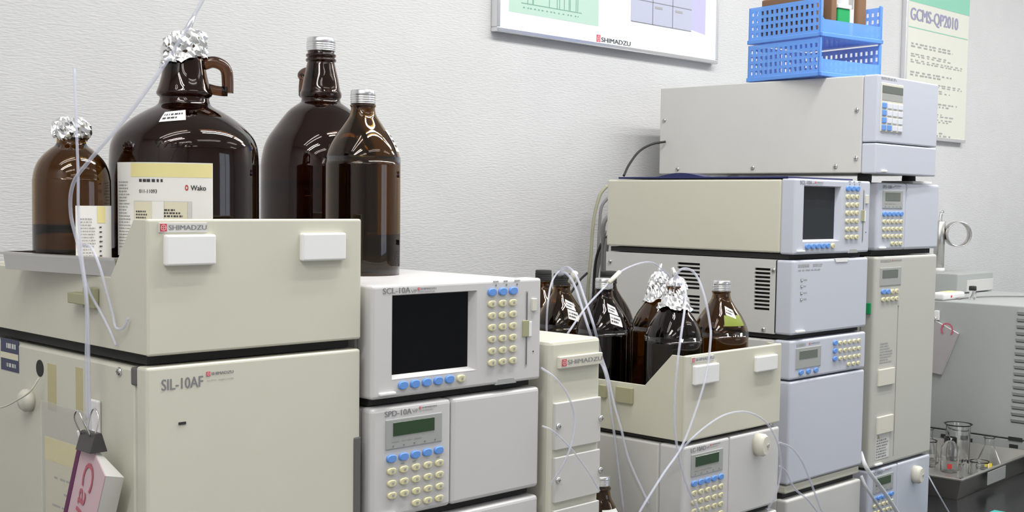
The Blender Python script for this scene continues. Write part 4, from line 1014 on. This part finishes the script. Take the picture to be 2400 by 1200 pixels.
# ================================================================ tubing
def tubing(name, label, pts, rad, m='tube_clear', group=None, cat='tubing', n=8, parent=None):
    O = Vector(pts[0]); t = MB(); t.tube([Vector(p)-O for p in pts], rad, n, sub=7)
    o = obj(name, t, m, parent, O); return tag(o, label, cat, group)
tubing('tubing', 'clear tube rising in a bend before the largest jug, past the top edge',
    [(-0.0200, 0.0834, -0.0705), (-0.0200, 0.0840, -0.0122), (-0.0200, 0.0836, 0.0524), (-0.0220, 0.0939, 0.1012), (-0.0300, 0.0943, 0.1375), (-0.0350, 0.0783, 0.1671), (-0.0300, 0.0502, 0.1919), (-0.0100, 0.0163, 0.2329), (0.0200, -0.0112, 0.2905), (0.0450, -0.0277, 0.3444), (0.0600, -0.0266, 0.3709)], .0019, group='thin clear tubes')
tubing('tubing', 'straight clear tube hanging in front of the leftmost foil capped bottle',
    [(-0.0220, 0.0735, -0.0841), (-0.0220, 0.0752, -0.0326), (-0.0220, 0.0764, 0.0444), (-0.0220, 0.0878, 0.0950), (-0.0220, 0.0941, 0.1375), (-0.0220, 0.0941, 0.1801), (-0.0220, 0.0974, 0.2353), (-0.0200, 0.1040, 0.2822)], .0015, group='thin clear tubes')
tubing('tubing', 'clear tube bowing right from the left clamp and lying on the tray side',
    [(-0.0100, 0.1148, 0.1046), (-0.0120, 0.0893, 0.1042), (-0.0120, 0.0721, 0.0869), (-0.0080, 0.0628, 0.0574), (-0.0050, 0.0576, 0.0363), (-0.0050, 0.0518, 0.0248), (-0.0040, 0.0384, 0.0258), (-0.0030, 0.0318, 0.0360)], .0015, group='thin clear tubes')
tubing('tubing', 'clear tube running down right from the left clamp over the tray side',
    [(-0.0120, 0.1042, 0.0768), (-0.0100, 0.0941, 0.0564), (-0.0080, 0.0779, 0.0393), (-0.0060, 0.0620, 0.0210), (-0.0040, 0.0540, 0.0066)], .0015, group='thin clear tubes')
tubing('tubing', 'thin cream tube curving in from the left edge to the knob on the left cabinet', [(-0.0120, 0.3395, -0.0919), (-0.0130, 0.2918, -0.0833), (-0.0130, 0.2535, -0.0700), (-0.0120, 0.2292, -0.0592), (-0.0040, 0.2232, -0.0438)], .0010, 'offwhite_plastic', 'thin clear tubes')
# valve column tubing
tubing('tubing', 'clear tube bulging in front of the valve column covers', [(0.5293, -0.0300, -0.0531), (0.5386, -0.0450, -0.0648), (0.5577, -0.0500, -0.0877), (0.5714, -0.0500, -0.1165), (0.5689, -0.0500, -0.1464), (0.5589, -0.0450, -0.1760), (0.5502, -0.0300, -0.2047)], .0015, group='thin clear tubes')
tubing('tubing', 'clear tube crossing down to the right over the valve column covers', [(0.5325, -0.0300, -0.1272), (0.5417, -0.0400, -0.1335), (0.5748, -0.0400, -0.1586), (0.6091, -0.0400, -0.1924), (0.6418, -0.0350, -0.2266)], .0013, group='thin clear tubes')
# second tray tubing
tubing('tubing', 'clear tube arching from the cream connector over to the rear foil capped bottle',
    [(0.7250, 0.1000, -0.0339), (0.7750, 0.1100, -0.0002), (0.8252, 0.1200, 0.0249), (0.8751, 0.1300, 0.0472), (0.9291, 0.1400, 0.0584), (0.9800, 0.1500, 0.0601), (1.0215, 0.1600, 0.0481), (1.0608, 0.1700, 0.0286), (1.0503, 0.1720, 0.0040)], .0016, group='thin clear tubes')
o = tubing('tube_connector', 'cream sleeve connector on the arching tube above the silver capped bottle', [(0.8425, 0.1230, 0.0331), (0.8783, 0.1310, 0.0484)], .0036, 'offwhite_plastic', cat='connector')
tubing('tubing', 'clear tube looping from the front foil capped bottle down its right side',
    [(0.9191, 0.0550, 0.0235), (0.8983, 0.0400, 0.0445), (0.9035, 0.0300, 0.0577), (0.9201, 0.0200, 0.0512), (0.9173, 0.0000, 0.0205), (0.9131, -0.0150, -0.0229), (0.9010, -0.0250, -0.0466), (0.8852, -0.0300, -0.0952), (0.8589, -0.0300, -0.1489), (0.8276, -0.0300, -0.1948), (0.7810, -0.0350, -0.2243), (0.7341, -0.0350, -0.2651), (0.7222, -0.0300, -0.2879)], .0019, group='thin clear tubes')
tubing('tubing', 'clear tube dropping from the front foil cap past the tray corner to the pump keypad',
    [(0.9163, 0.0550, 0.0399), (0.9089, 0.0400, 0.0442), (0.8975, 0.0200, 0.0265), (0.8701, 0.0000, 0.0037), (0.8360, -0.0200, -0.0301), (0.8176, -0.0280, -0.0709), (0.8126, -0.0280, -0.1255), (0.8164, -0.0280, -0.1751), (0.8285, -0.0300, -0.2197), (0.8496, -0.0300, -0.2603), (0.8829, -0.0300, -0.3038)], .0019, group='thin clear tubes')
for k, dx in enumerate((0, 9)):
    tubing('tubing', ['outer tube of the pair arching over the black capped bottle', 'inner tube of the pair arching over the black capped bottle'][k],
    [(.938, .300, .034)] + [((0.8954, 0.2700, 0.0438), (0.8935, 0.2700, 0.0369))[k], (.0, 0, 0)][:1] + [[(0.8823, 0.2400, 0.0504), (0.8764, 0.2400, 0.0417)][k], [(0.8577, 0.2000, 0.0376), (0.8509, 0.2000, 0.0278)][k], [(0.8328, 0.1600, 0.0045), (0.8230, 0.1600, -0.0016)][k], [(0.8069, 0.1200, -0.0301), (0.7953, 0.1200, -0.0339)][k], [(0.8460, 0.1385, -0.0767), (0.8460, 0.1436, -0.0805)][k], [(0.8460, 0.1242, -0.1081), (0.8430, 0.1251, -0.1079)][k], [(0.8460, 0.1097, -0.1523), (0.8460, 0.1162, -0.1597)][k], [(0.8460, 0.0946, -0.1895), (0.8500, 0.1118, -0.1990)][k], [(0.8480, 0.0802, -0.2334), (0.8520, 0.1038, -0.2508)][k], [(0.8500, 0.0436, -0.2925), (0.8520, 0.0922, -0.3147)][k]], .0021, group='thin clear tubes')
tubing('tubing', 'clear tube falling straight down at the left of the black capped bottle', [(0.9169, 0.2800, 0.0455), (0.8671, 0.2500, 0.0415), (0.8204, 0.2200, 0.0279), (0.7914, 0.2000, 0.0006), (0.7893, 0.2000, -0.0354), (0.7917, 0.2000, -0.0585)], .0016, group='thin clear tubes')
o = tubing('tube_connector', 'cream flat tube clamp beside the black cap of the leftmost bottle in the second tray', [(0.8835, 0.2350, 0.0267), (0.8820, 0.2250, 0.0436)], .0055, 'offwhite_plastic', cat='connector')
# loop in front of the pump
tubing('tubing', 'large clear loop of tube hanging in front of the nearer pump',
    [(0.8450, 0.0096, -0.2347), (0.8357, -0.0300, -0.1934), (0.8689, -0.0400, -0.1694), (0.9148, -0.0450, -0.1546), (0.9708, -0.0450, -0.1570), (1.0243, -0.0450, -0.1789), (1.0599, -0.0450, -0.2168), (1.0786, -0.0400, -0.2607), (1.0738, -0.0350, -0.3017), (1.0765, -0.0200, -0.3288)], .0017, group='thin clear tubes')
for k, pts in enumerate(([(1.1197, -0.0100, -0.2276), (1.1740, 0.0000, -0.2453), (1.2087, 0.0000, -0.2730), (1.2380, 0.0000, -0.3122), (1.2805, 0.0000, -0.3745)], [(1.1242, -0.0100, -0.2666), (1.1631, 0.0000, -0.2865), (1.1869, 0.0000, -0.3152), (1.2286, 0.0000, -0.3400), (1.2691, 0.0000, -0.3725)])):
    tubing('tubing', ['upper thin tube sweeping down across the oven door right of the nearer pump', 'lower thin tube sweeping down across the oven door right of the nearer pump'][k], pts, .0019, group='thin clear tubes')
tubing('tubing', 'thick frosted tube slanting across the keypad of the farther pump', [(1.5355, 0.0700, -0.3120), (1.5214, 0.0500, -0.3355), (1.5553, 0.0450, -0.3683), (1.5998, 0.0450, -0.4043), (1.6590, 0.0450, -0.4564)], .0042, 'tube_thick', cat='tubing')
tubing('tubing', 'frosted tube below the thick one at the foot of the right stack', [(1.5215, 0.0600, -0.3534), (1.5274, 0.0500, -0.3771), (1.5676, 0.0500, -0.4124), (1.6035, 0.0500, -0.4435)], .003, 'tube_thick', cat='tubing')
tubing('tubing', 'thin bluish tube hanging over the black bench beside the steel pan of glassware', [(1.8020, 0.0600, -0.3953), (1.7988, 0.0400, -0.4224), (1.8189, 0.0300, -0.4548), (1.8392, 0.0200, -0.4876)], .0014, cat='tubing', group='thin clear tubes')

# ================================================================ cables behind the second stack
CB = [('cable_beige', .0035, [(1.3944, 0.5900, 0.1901), (1.3822, 0.6000, 0.1678), (1.3762, 0.6100, 0.1144), (1.3758, 0.6150, 0.0430), (1.3740, 0.6200, -0.0289), (1.3709, 0.6200, -0.1186)], 'beige cable arching outermost at the left behind the farther controller'),
      ('cable_grey', .0032, [(1.3633, 0.5600, 0.1661), (1.3541, 0.5700, 0.1459), (1.3543, 0.5750, 0.1064), (1.3565, 0.5800, 0.0448), (1.3521, 0.5850, -0.0259), (1.3550, 0.5900, -0.1150)], 'grey cable bent beside the beige one behind the farther controller'),
      ('cable_grey', .0045, [(1.3283, 0.5300, 0.1291), (1.3248, 0.5400, 0.1074), (1.3371, 0.5500, 0.0464), (1.3470, 0.5600, -0.0242), (1.3467, 0.5600, -0.1120)], 'thick grey cable hanging close behind the farther controller'),
      ('cable_black', .0030, [(1.3441, 0.5400, 0.0900), (1.3298, 0.5500, 0.0682), (1.3371, 0.5700, 0.0281), (1.3440, 0.5800, -0.0429), (1.3495, 0.5900, -0.1147)], 'black cable slanting down behind the farther controller'),
      ('cable_grey', .0045, [(1.3150, 0.5200, 0.0823), (1.3226, 0.5300, 0.0475), (1.3293, 0.5350, -0.0220), (1.3350, 0.5400, -0.1096)], 'grey cable nearest the farther controller, running straight down'),
      ('cable_grey', .0030, [(1.3437, 0.5500, 0.0984), (1.3443, 0.5700, 0.0104), (1.3521, 0.5800, -0.0432), (1.3632, 0.5900, -0.1156)], 'thin grey cable in the middle of the bundle behind the farther controller'),
      ('cable_black', .0024, [(1.3470, 0.6000, 0.0089), (1.3233, 0.6000, -0.0062), (1.2936, 0.6000, -0.0330), (1.2680, 0.6000, -0.0510)], 'thin black cable slanting along the wall behind the bottles'),
      ('cable_black', .0026, [(1.4116, 0.5600, 0.2108), (1.4415, 0.5700, 0.2356), (1.4798, 0.5750, 0.2638), (1.5167, 0.5700, 0.2805), (1.5380, 0.5500, 0.2863)], 'black cable arching from behind the topmost instrument')]
for mt, rd, pts, lb in CB: tubing('cable', lb, pts, rd, mt, 'cables behind the instruments', 'cable')

# ================================================================ posters
pl, prr = (1.1072, 0.6500, 0.4820), (1.8407, 0.6500, 0.4814)
bx0, bx1, bz0 = pl[0], prr[0], (pl[2]+prr[2])/2
r = thing('poster_board', 'framed white board with green and violet panels on the wall', 'poster', (bx0, WALL, bz0))
BW = bx1-bx0; BHT = .55; YB = -.018
t = MB(); t.box(.006, BW-.006, YB+.003, -.0005, .006, BHT-.006); obj('board', t, 'board_white', r)
t = MB()
for (x0, x1, z0, z1) in ((0, BW, 0, .009), (0, BW, BHT-.009, BHT), (0, .009, .009, BHT-.009), (BW-.009, BW, .009, BHT-.009)): t.box(x0, x1, YB, -.0004, z0, z1, .0015)
obj('frame', t, 'aluminium', r)
def bq(p): return (p[0]-bx0, p[2]-bz0)
g0, g1 = bq((1.1412, 0.6320, 0.5226)), bq((1.4101, 0.6320, 0.5237))
YP = YB+.0028
def flat(t, x0, x1, z0, z1, y): t.faces([(x0, y, z0), (x1, y, z0), (x1, y, z1), (x0, y, z1)], [(0, 1, 2, 3)])
gz = (g0[1]+g1[1])/2
t = MB(); flat(t, g0[0], g1[0], gz, gz+.26, YP); gp = obj('green_chart', t, 'chart_green', r)
t = MB(); a0 = g0[0]+.035; a1 = g0[0]+.215
flat(t, a0, a1, gz+.020, gz+.0215, YP-.0003)
rr = random.Random(5); X_ = a0
for k, (q, hh) in enumerate(((.10, .03), (.18, .12), (.19, .10), (.45, .16), (.58, .2), (.62, .18), (.70, .19), (.78, .22), (.80, .2), (.90, .17), (.93, .17))): flat(t, a0+(a1-a0)*q-.0008, a0+(a1-a0)*q+.001, gz+.0215, gz+.022+hh, YP-.0003)
obj('chart_trace', t, 'chart_line', gp)
t = MB(); scribble(t, a0+.005, a1+.005, gz+.010, gz+.015, 1, lambda u, z: (u, YP-.0003, z), .5, random.Random(6), (.02, .03)); scribble(t, a1+.012, a1+.042, gz+.05, gz+.1, 7, lambda u, z: (u, YP-.0003, z), .5, random.Random(7), (.3, .6)); obj('small_print', t, 'chart_line', gp)
v0, v1 = bq((1.4618, 0.6320, 0.5767)), bq((1.7906, 0.6320, 0.5443))
vz = v1[1]
t = MB(); t.faces([(v0[0]-.01, YP, vz+.075), (v0[0]+.045, YP, vz+.062), (v0[0]+.20, YP, vz+.015), (v1[0], YP, vz-.0), (v1[0], YP, vz+.30), (v0[0]-.01, YP, vz+.3)], [(0, 1, 2, 3, 4, 5)]); vp_ = obj('violet_panel', t, 'chart_violet', r)
p0, p1 = bq((1.5175, 0.6320, 0.5471)), bq((1.7358, 0.6320, 0.5454))
pz = (p0[1]+p1[1])/2
t = MB(); flat(t, p0[0], p1[0], pz, pz+.2, YP-.0004); ph = obj('photo', t, 'photo_grey', r)
t = MB(); pw = p1[0]-p0[0]
flat(t, p0[0], p1[0], pz, pz+.0012, YP-.0008); flat(t, p0[0], p1[0], pz+.048, pz+.0495, YP-.0008); flat(t, p0[0]+pw*.34, p0[0]+pw*.35, pz, pz+.2, YP-.0008); flat(t, p0[0]+pw*.67, p0[0]+pw*.68, pz, pz+.2, YP-.0008); obj('module_outlines', t, 'ink_grey', ph)
t = MB()
for (u, z) in ((.38, .036), (.72, .036), (.72, .09)): flat(t, p0[0]+pw*u, p0[0]+pw*(u+.12), pz+z, pz+z+.005, YP-.0008)
obj('small_print', t, 'ink_soft', ph)
l0, l1 = bq((1.4047, 0.6320, 0.4966)), bq((1.5175, 0.6320, 0.5016))
lz = bq((1.4055, 0.6320, 0.4923))[1]; lh = .0125
t = MB(); emblem(t, l0[0], l0[0]+.0125, lz-.002, lz+.0135, YP-.0002); lg = obj('emblem', t, ['logo_red', 'logo_pale'], r)
text_part(r, 'SHIMADZU', l0[0]+.0155, l1[0], lz, lz+.0095, YP-.0003, 'ink', bold=.0005)

pl, prr = (2.7778, 0.6500, 0.5035), (3.1812, 0.6500, 0.3578)
qx0, qx1, qz = (2.7716, 0.6500, 0.6248)[0], prr[0], prr[2]
r = thing('poster_board', 'cream instrument poster with a green header at the right, on the wall', 'poster', (qx0, WALL, qz))
QW = qx1-qx0; QH = .62
t = MB(); t.box(0, QW, -.012, -.0005, 0, QH, .001); obj('board', t, 'poster_cream', r)
t = MB(); t.box(-.004, .008, -.016, -.0004, -.002, QH, .001); t.box(0, QW, -.015, -.0004, -.004, .006, .001); obj('edge_strip', t, 'aluminium', r)
YQ = -.0124
def qq(p): return (p[0]-qx0, p[2]-qz)
h_ = qq((3.1314, 0.6380, 0.7409))
t = MB(); flat(t, 0.008, QW, h_[1]+.004, QH, YQ); obj('green_header', t, 'poster_green', r)
a, b = qq((2.7975, 0.6380, 0.6933)), qq((3.0942, 0.6380, 0.6917))
text_part(r, 'GCMS-QP2010', a[0], b[0]+.01, (a[1]+b[1])/2-.006, (a[1]+b[1])/2+.036, YQ-.0002, 'poster_ink', bold=.0022)
gl = qq((2.9218, 0.6380, 0.6810))[1]
t = MB(); flat(t, .01, QW-.005, gl-.010, gl-.0075, YQ-.0002); obj('green_rule', t, 'poster_green', r)
t = MB(); F = lambda u, z: (u, YQ-.0002, z)
rows = [(2150, 67, 2230, 86, 1, .35), (2137, 95, 2228, 120, 1, .9), (2140, 115, 2235, 140, 1, .8), (2140, 130, 2225, 150, 1, .7), (2137, 162, 2213, 178, 1, .9), (2140, 182, 2235, 200, 1, .7), (2140, 196, 2225, 212, 1, .6), (2137, 232, 2217, 245, 1, .9), (2150, 255, 2238, 268, 1, .7), (2150, 268, 2224, 278, 1, .6), (2140, 303, 2205, 314, 1, .7)]
t.bm.free(); t = MB()
sample = [((0.02, .2), 0)]
def zq(px_tuple): return px_tuple[1]
zr = [qq(p)[1] for p in ((2.8099, 0.6380, 0.6325), (2.8119, 0.6380, 0.6058), (2.8131, 0.6380, 0.5888), (2.8159, 0.6380, 0.5511), (2.8177, 0.6380, 0.5267), (2.8190, 0.6380, 0.5096), (2.9943, 0.6380, 0.4682), (2.9966, 0.6380, 0.4403), (2.9979, 0.6380, 0.4238), (3.0012, 0.6380, 0.3818))]
for k, z in enumerate(zr): scribble(t, .035, QW-(.06 if k % 3 == 0 else .035), z-.018, z-.006 if k % 3 else z-.002, 2, F, .55, random.Random(50+k), (.03, .08))
obj('small_print', t, 'ink_soft', r)

# ================================================================ far right: gas chromatograph and small things
GX_ = 2.56
r = Mod('gas_chromatograph', 'big grey instrument with louvred side at the right edge', 'instrument', GX_, -.16, 0, BZ+.02)
gsz = -.0940; sm = -.4370
r.casing(.52, .72, sm+.001, gsz, 'gc_grey', b=.003)
r.casing(.517, .715, BZ+.022, sm-.0015, 'gc_grey', b=.002, name='base_cabinet', x0=.002)
lou = [((2.5600, 0.1986, -0.1111), (2.5600, 0.1984, -0.3873))][0]
for k in range(17):
    z = lou[0][2] + (lou[1][2]-lou[0][2])*k/16
    y1 = lou[0][1] + .16 + .006*k/16
    t = MB(); t.prism([(-.0005, z-.004), (-.0005, z+.004), (-.005, z+.0035), (-.001, z-.004)], 'y', y1-.13, y1, 0); lv = r.add('louvre', t, 'gc_grey')
    t = MB(); t.box(-.0008, .001, y1-.129, y1-.001, z-.0060, z-.0035); r.on('slot', t, 'rubber', lv)
for a, b in (((2.5600, 0.3350, -0.4543), (2.5600, 0.3046, -0.4590)), ((2.5600, 0.2097, -0.4342), (2.5600, 0.1734, -0.4378)), ((2.5600, 0.3905, -0.4530), (2.5600, 0.3749, -0.4554)), ((2.5600, 0.2067, -0.4537), (2.5600, 0.1846, -0.4571))):
    t = MB(); t.box(-.0006, .004, b[1]+.16, a[1]+.16, b[2]-.002, a[2]+.004); r.add('vent_slot', t, 'rubber')
r.feet(.52, .72, BZ, BZ+.024, .02)
# notebook on its side
P0 = Vector((2.5500, 0.4128, -0.1475)); P1 = Vector((2.5500, 0.3493, -0.1764)); P3 = Vector((2.5500, 0.3919, -0.2893)); P4 = Vector((2.5500, 0.4316, -0.2843)); P5 = Vector((2.5500, 0.4274, -0.1406))
r = thing('notebook', 'pale pink notebook hanging on the side of the big grey instrument', 'notebook', tuple(P3))
def slab(t, poly, dx): 
    n = len(poly); t.faces([tuple(v) for v in poly] + [tuple(v+Vector((dx, 0, 0))) for v in poly], [tuple(range(n)), tuple(range(2*n-1, n-1, -1))] + [(i, (i+1) % n, n+(i+1) % n, n+i) for i in range(n)])
t = MB(); slab(t, [p-P3 for p in (P5, P1, P3, P4)], .001); obj('front_cover', t, 'book_pale', r)
t = MB(); slab(t, [p-P3+Vector((.0011, 0, 0)) for p in (P5, P1, P3, P4)], .007); obj('pages', t, 'paper', r)
t = MB(); put_text(t, 'C', lambda u, v: tuple(Vector((2.5480, 0.3963, -0.1496)) + Vector((0, -.035*v, -.03*u-.0)) - P3)); obj('lettering', t, 'book_red', r)
hk = thing('adhesive_hook', 'small hook holding the pale pink notebook on the big grey instrument', 'hook', (2.5580, 0.4112, -0.1319))
t = MB(); t.box(-.006, .0015, -.007, .007, -.014, .012, .002); obj('backplate', t, 'white_plastic', hk)
t = MB(); t.tube([(-.006, 0, -.004), (-.014, 0, -.012), (-.014, 0, -.004)], .0018, 8); obj('hook_arm', t, 'chrome', hk)
# on top of it
sb0 = (2.8345, 0.4856, -0.0940)
r = thing('flat_box', 'flat grey box on top of the big grey instrument at the right', 'box', (sb0[0], sb0[1], gsz))
bw = .24; bd = WALL-.03-sb0[1]; bh = .058
t = MB(); t.box(0, bw, 0, bd, .002, bh, .003); obj('casing', t, 'gc_grey', r)
t = MB(); t.box(.06, bw-.001, -.0015, .002, .004, bh-.02, .001); obj('front_cover', t, 'grey_beige', r)
for x in (.02, bw-.02):
    for y in (.02, bd-.02): t = MB(); t.lathe([(.006, 0), (.006, .003)], 12, (x, y, 0)); obj('foot', t, 'rubber', r)
# steel stand with a ring
sx, sy = sb0[0]+.055, sb0[1]+.085
r = thing('ring_stand', 'steel cylinder holder with a side ring on the flat grey box', 'stand', (sx, sy, gsz+bh))
t = MB(); t.lathe([(.0175, 0), (.0175, .012), (.016, .013)], 28); obj('base_cap', t, 'white_plastic', r)
t = MB(); t.lathe([(.0155, .0125), (.0155, .148), (.013, .150)], 28); obj('cylinder', t, 'steel', r)
t = MB(); rot = Matrix.Translation((.028, -.042, .112)) @ Matrix.Rotation(-.72, 4, 'Z') @ Matrix.Rotation(PI/2, 4, 'X')
tb = MB(); ro, ri, hw = .037, .0345, .014
tb.lathe([(ri, -hw), (ro, -hw), (ro, hw), (ri, hw), (ri, -hw)], 40, caps=False)
for v in tb.bm.verts: v.co = rot @ v.co
t.bm.free(); obj('ring', tb, 'steel', r)
t = MB(); t.tube([(0, 0, .149), (.003, 0, .163), (.006, 0, .172)], .005, 10); t.tube([(.002, 0, .174), (.013, -.002, .177)], .004, 10, smooth_path=False); obj('valve', t, 'chrome', r)
# white device with yellow note
p = (2.6655, 0.4541, -0.0940); p2 = (2.6927, 0.3974, -0.0940)
r = thing('handheld_device', 'small white device with a yellow sticker on the big grey instrument', 'device', (p2[0], p2[1], gsz))
t = MB(); t.box(-.13, .0, .0, .045, .0005, .020, .006, 3); obj('shell', t, 'white_plastic', r)
t = MB(); t.box(-.075, -.02, .008, .038, .0199, .0206); obj('sticker', t, 'paper_yellow', r)
t = MB(); t.oval(-.085, .010, .008, .006, .001, -.001, 12); obj('button', t, 'red', r)
p = (2.6670, 0.3620, -0.0940)
r = thing('vial', 'tiny clear vial with a black cap on the big grey instrument', 'vial', (p[0], p[1]+.004, gsz))
t = MB(); t.lathe([(.0005, .0003), (.009, .0003), (.0095, .002), (.0095, .02), (.007, .024), (.007, .026)], 24); obj('glass_body', t, 'clear_glass', r)
t = MB(); t.lathe([(.0098, .0255), (.0098, .036), (.008, .0375)], 24); obj('cap', t, 'rubber', r)
tubing('cable', 'thin grey cord trailing behind the vial on the big grey instrument', [(p[0]-.03, p[1]+.03, gsz+.0025), (p[0]+.05, p[1]+.035, gsz+.0025), (p[0]+.13, p[1]+.0, gsz+.004), (p[0]+.22, p[1]-.05, gsz+.003)], .002, 'cable_grey', 'cables behind the instruments', 'cable')

# ---- steel pan of glassware on the bench
c0, c1 = Vector((2.0461, 0.1006, -0.4470)), Vector((2.4325, 0.1171, -0.4470))
pa_ = math.atan2((c1-c0).y, (c1-c0).x)
pw_ = .445; pd_ = .27
r = thing('steel_pan', 'deep stainless steel pan holding glassware on the black bench', 'pan', (c0.x, c0.y, BZ+.0003), pa_)
PH = -.447-BZ
pan(r, pw_, pd_, PH, .006, 'steel_tray', .012)
t = MB(); t.box(.135, .245, -.0085, -.0072, PH-.034, PH-.004, .0004); lb_ = obj('tape_label', t, 'panel_grey', r)
PM = Matrix.Translation((c0.x, c0.y, BZ+.0018)) @ Matrix.Rotation(pa_, 4, 'Z')
def beaker(name, label, u, v, rad, h, kind='beaker', rim=1.06, col=None, cat='beaker'):
    p = PM @ Vector((u, v, 0)); r = thing(name, label, cat, tuple(p), 0, 'glassware in the steel pan')
    th = .0014
    if kind == 'beaker': pr = [(.0003, 0), (rad*.93, 0), (rad, .004), (rad, h-.004), (rad*rim, h)]
    elif kind == 'flask': pr = [(.0003, 0), (rad*.95, 0), (rad, .005), (rad*.86, h*.25), (rad*.42, h*.68), (rad*.36, h*.74), (rad*.36, h*.97), (rad*.46, h)]
    else: pr = [(.0003, 0), (rad*.95, 0), (rad, .003), (rad, h*.7), (rad*.7, h*.8), (rad*.7, h)]
    t = MB(); t.lathe(pr, 36, caps=False); t.lathe([(max(q[0]-th, .0002), q[1]+(th if q[1] < .001 else 0)) for q in pr], 36, caps=False, flip=True)
    be = [e for e in t.bm.edges if len(e.link_faces) == 1 and all(abs(v.co.z - h) < 1e-5 for v in e.verts)]
    bmesh.ops.bridge_loops(t.bm, edges=be)
    obj('glass_body', t, 'clear_glass', r)
    if col:
        t = MB(); a = math.atan2(-1.095-p.y, -.623-p.x); cyl_patch(t, rad*(1.0 if kind != 'flask' else .98)+.0006, a-.25, a+.25, h*.12, h*.12+.012, 6); obj('colour_mark', t, col, r)
    return r
beaker('measuring_flask', 'narrow glass flask with a red mark, left in the steel pan', .29, .145, .0215, .085, 'vial', col='red', cat='flask')
beaker('beaker', 'glass beaker behind the flask with the red mark in the steel pan', .315, .215, .024, .065)
beaker('conical_flask', 'conical glass flask with a yellow mark in the middle of the steel pan', .385, .085, .032, .080, 'flask', col='yellow', cat='flask')
beaker('beaker', 'large flared glass beaker standing highest at the right of the steel pan', .41, .175, .030, .100, rim=1.2)
beaker('conical_flask', 'conical glass flask without a mark at the back of the steel pan', .365, .232, .028, .085, 'flask', cat='flask')
beaker('small_vial', 'short glass vial nearest the front left of the steel pan', .235, .085, .012, .045, 'vial', cat='vial')
beaker('beaker', 'small low glass beaker near the front of the steel pan', .30, .075, .022, .035)
# white carton by the right stack
p = (2.3850, 0.3242, -0.3999)
p = (2.3355, 0.3000, -0.4142)
t = MB(); t.box(-.045, .012, 0, .05, .0003, .088, .001); t.mi = 1; t.box(-.04, -.012, -.0005, .001, .03, .036)
o = obj('carton', t, ['white_plastic', 'ink_soft']); o.location = (2.38, .44, BZ); tag(o, 'white carton standing behind the right stack near the big grey instrument', 'carton')
t = MB(); t.box(-.09, .06, -.05, .03, .0003, .004, .001); o = obj('mat', t, 'teal'); o.location = (1.955, -.02, BZ); tag(o, 'teal mat scrap on the black bench at the foot of the right stack', 'mat')
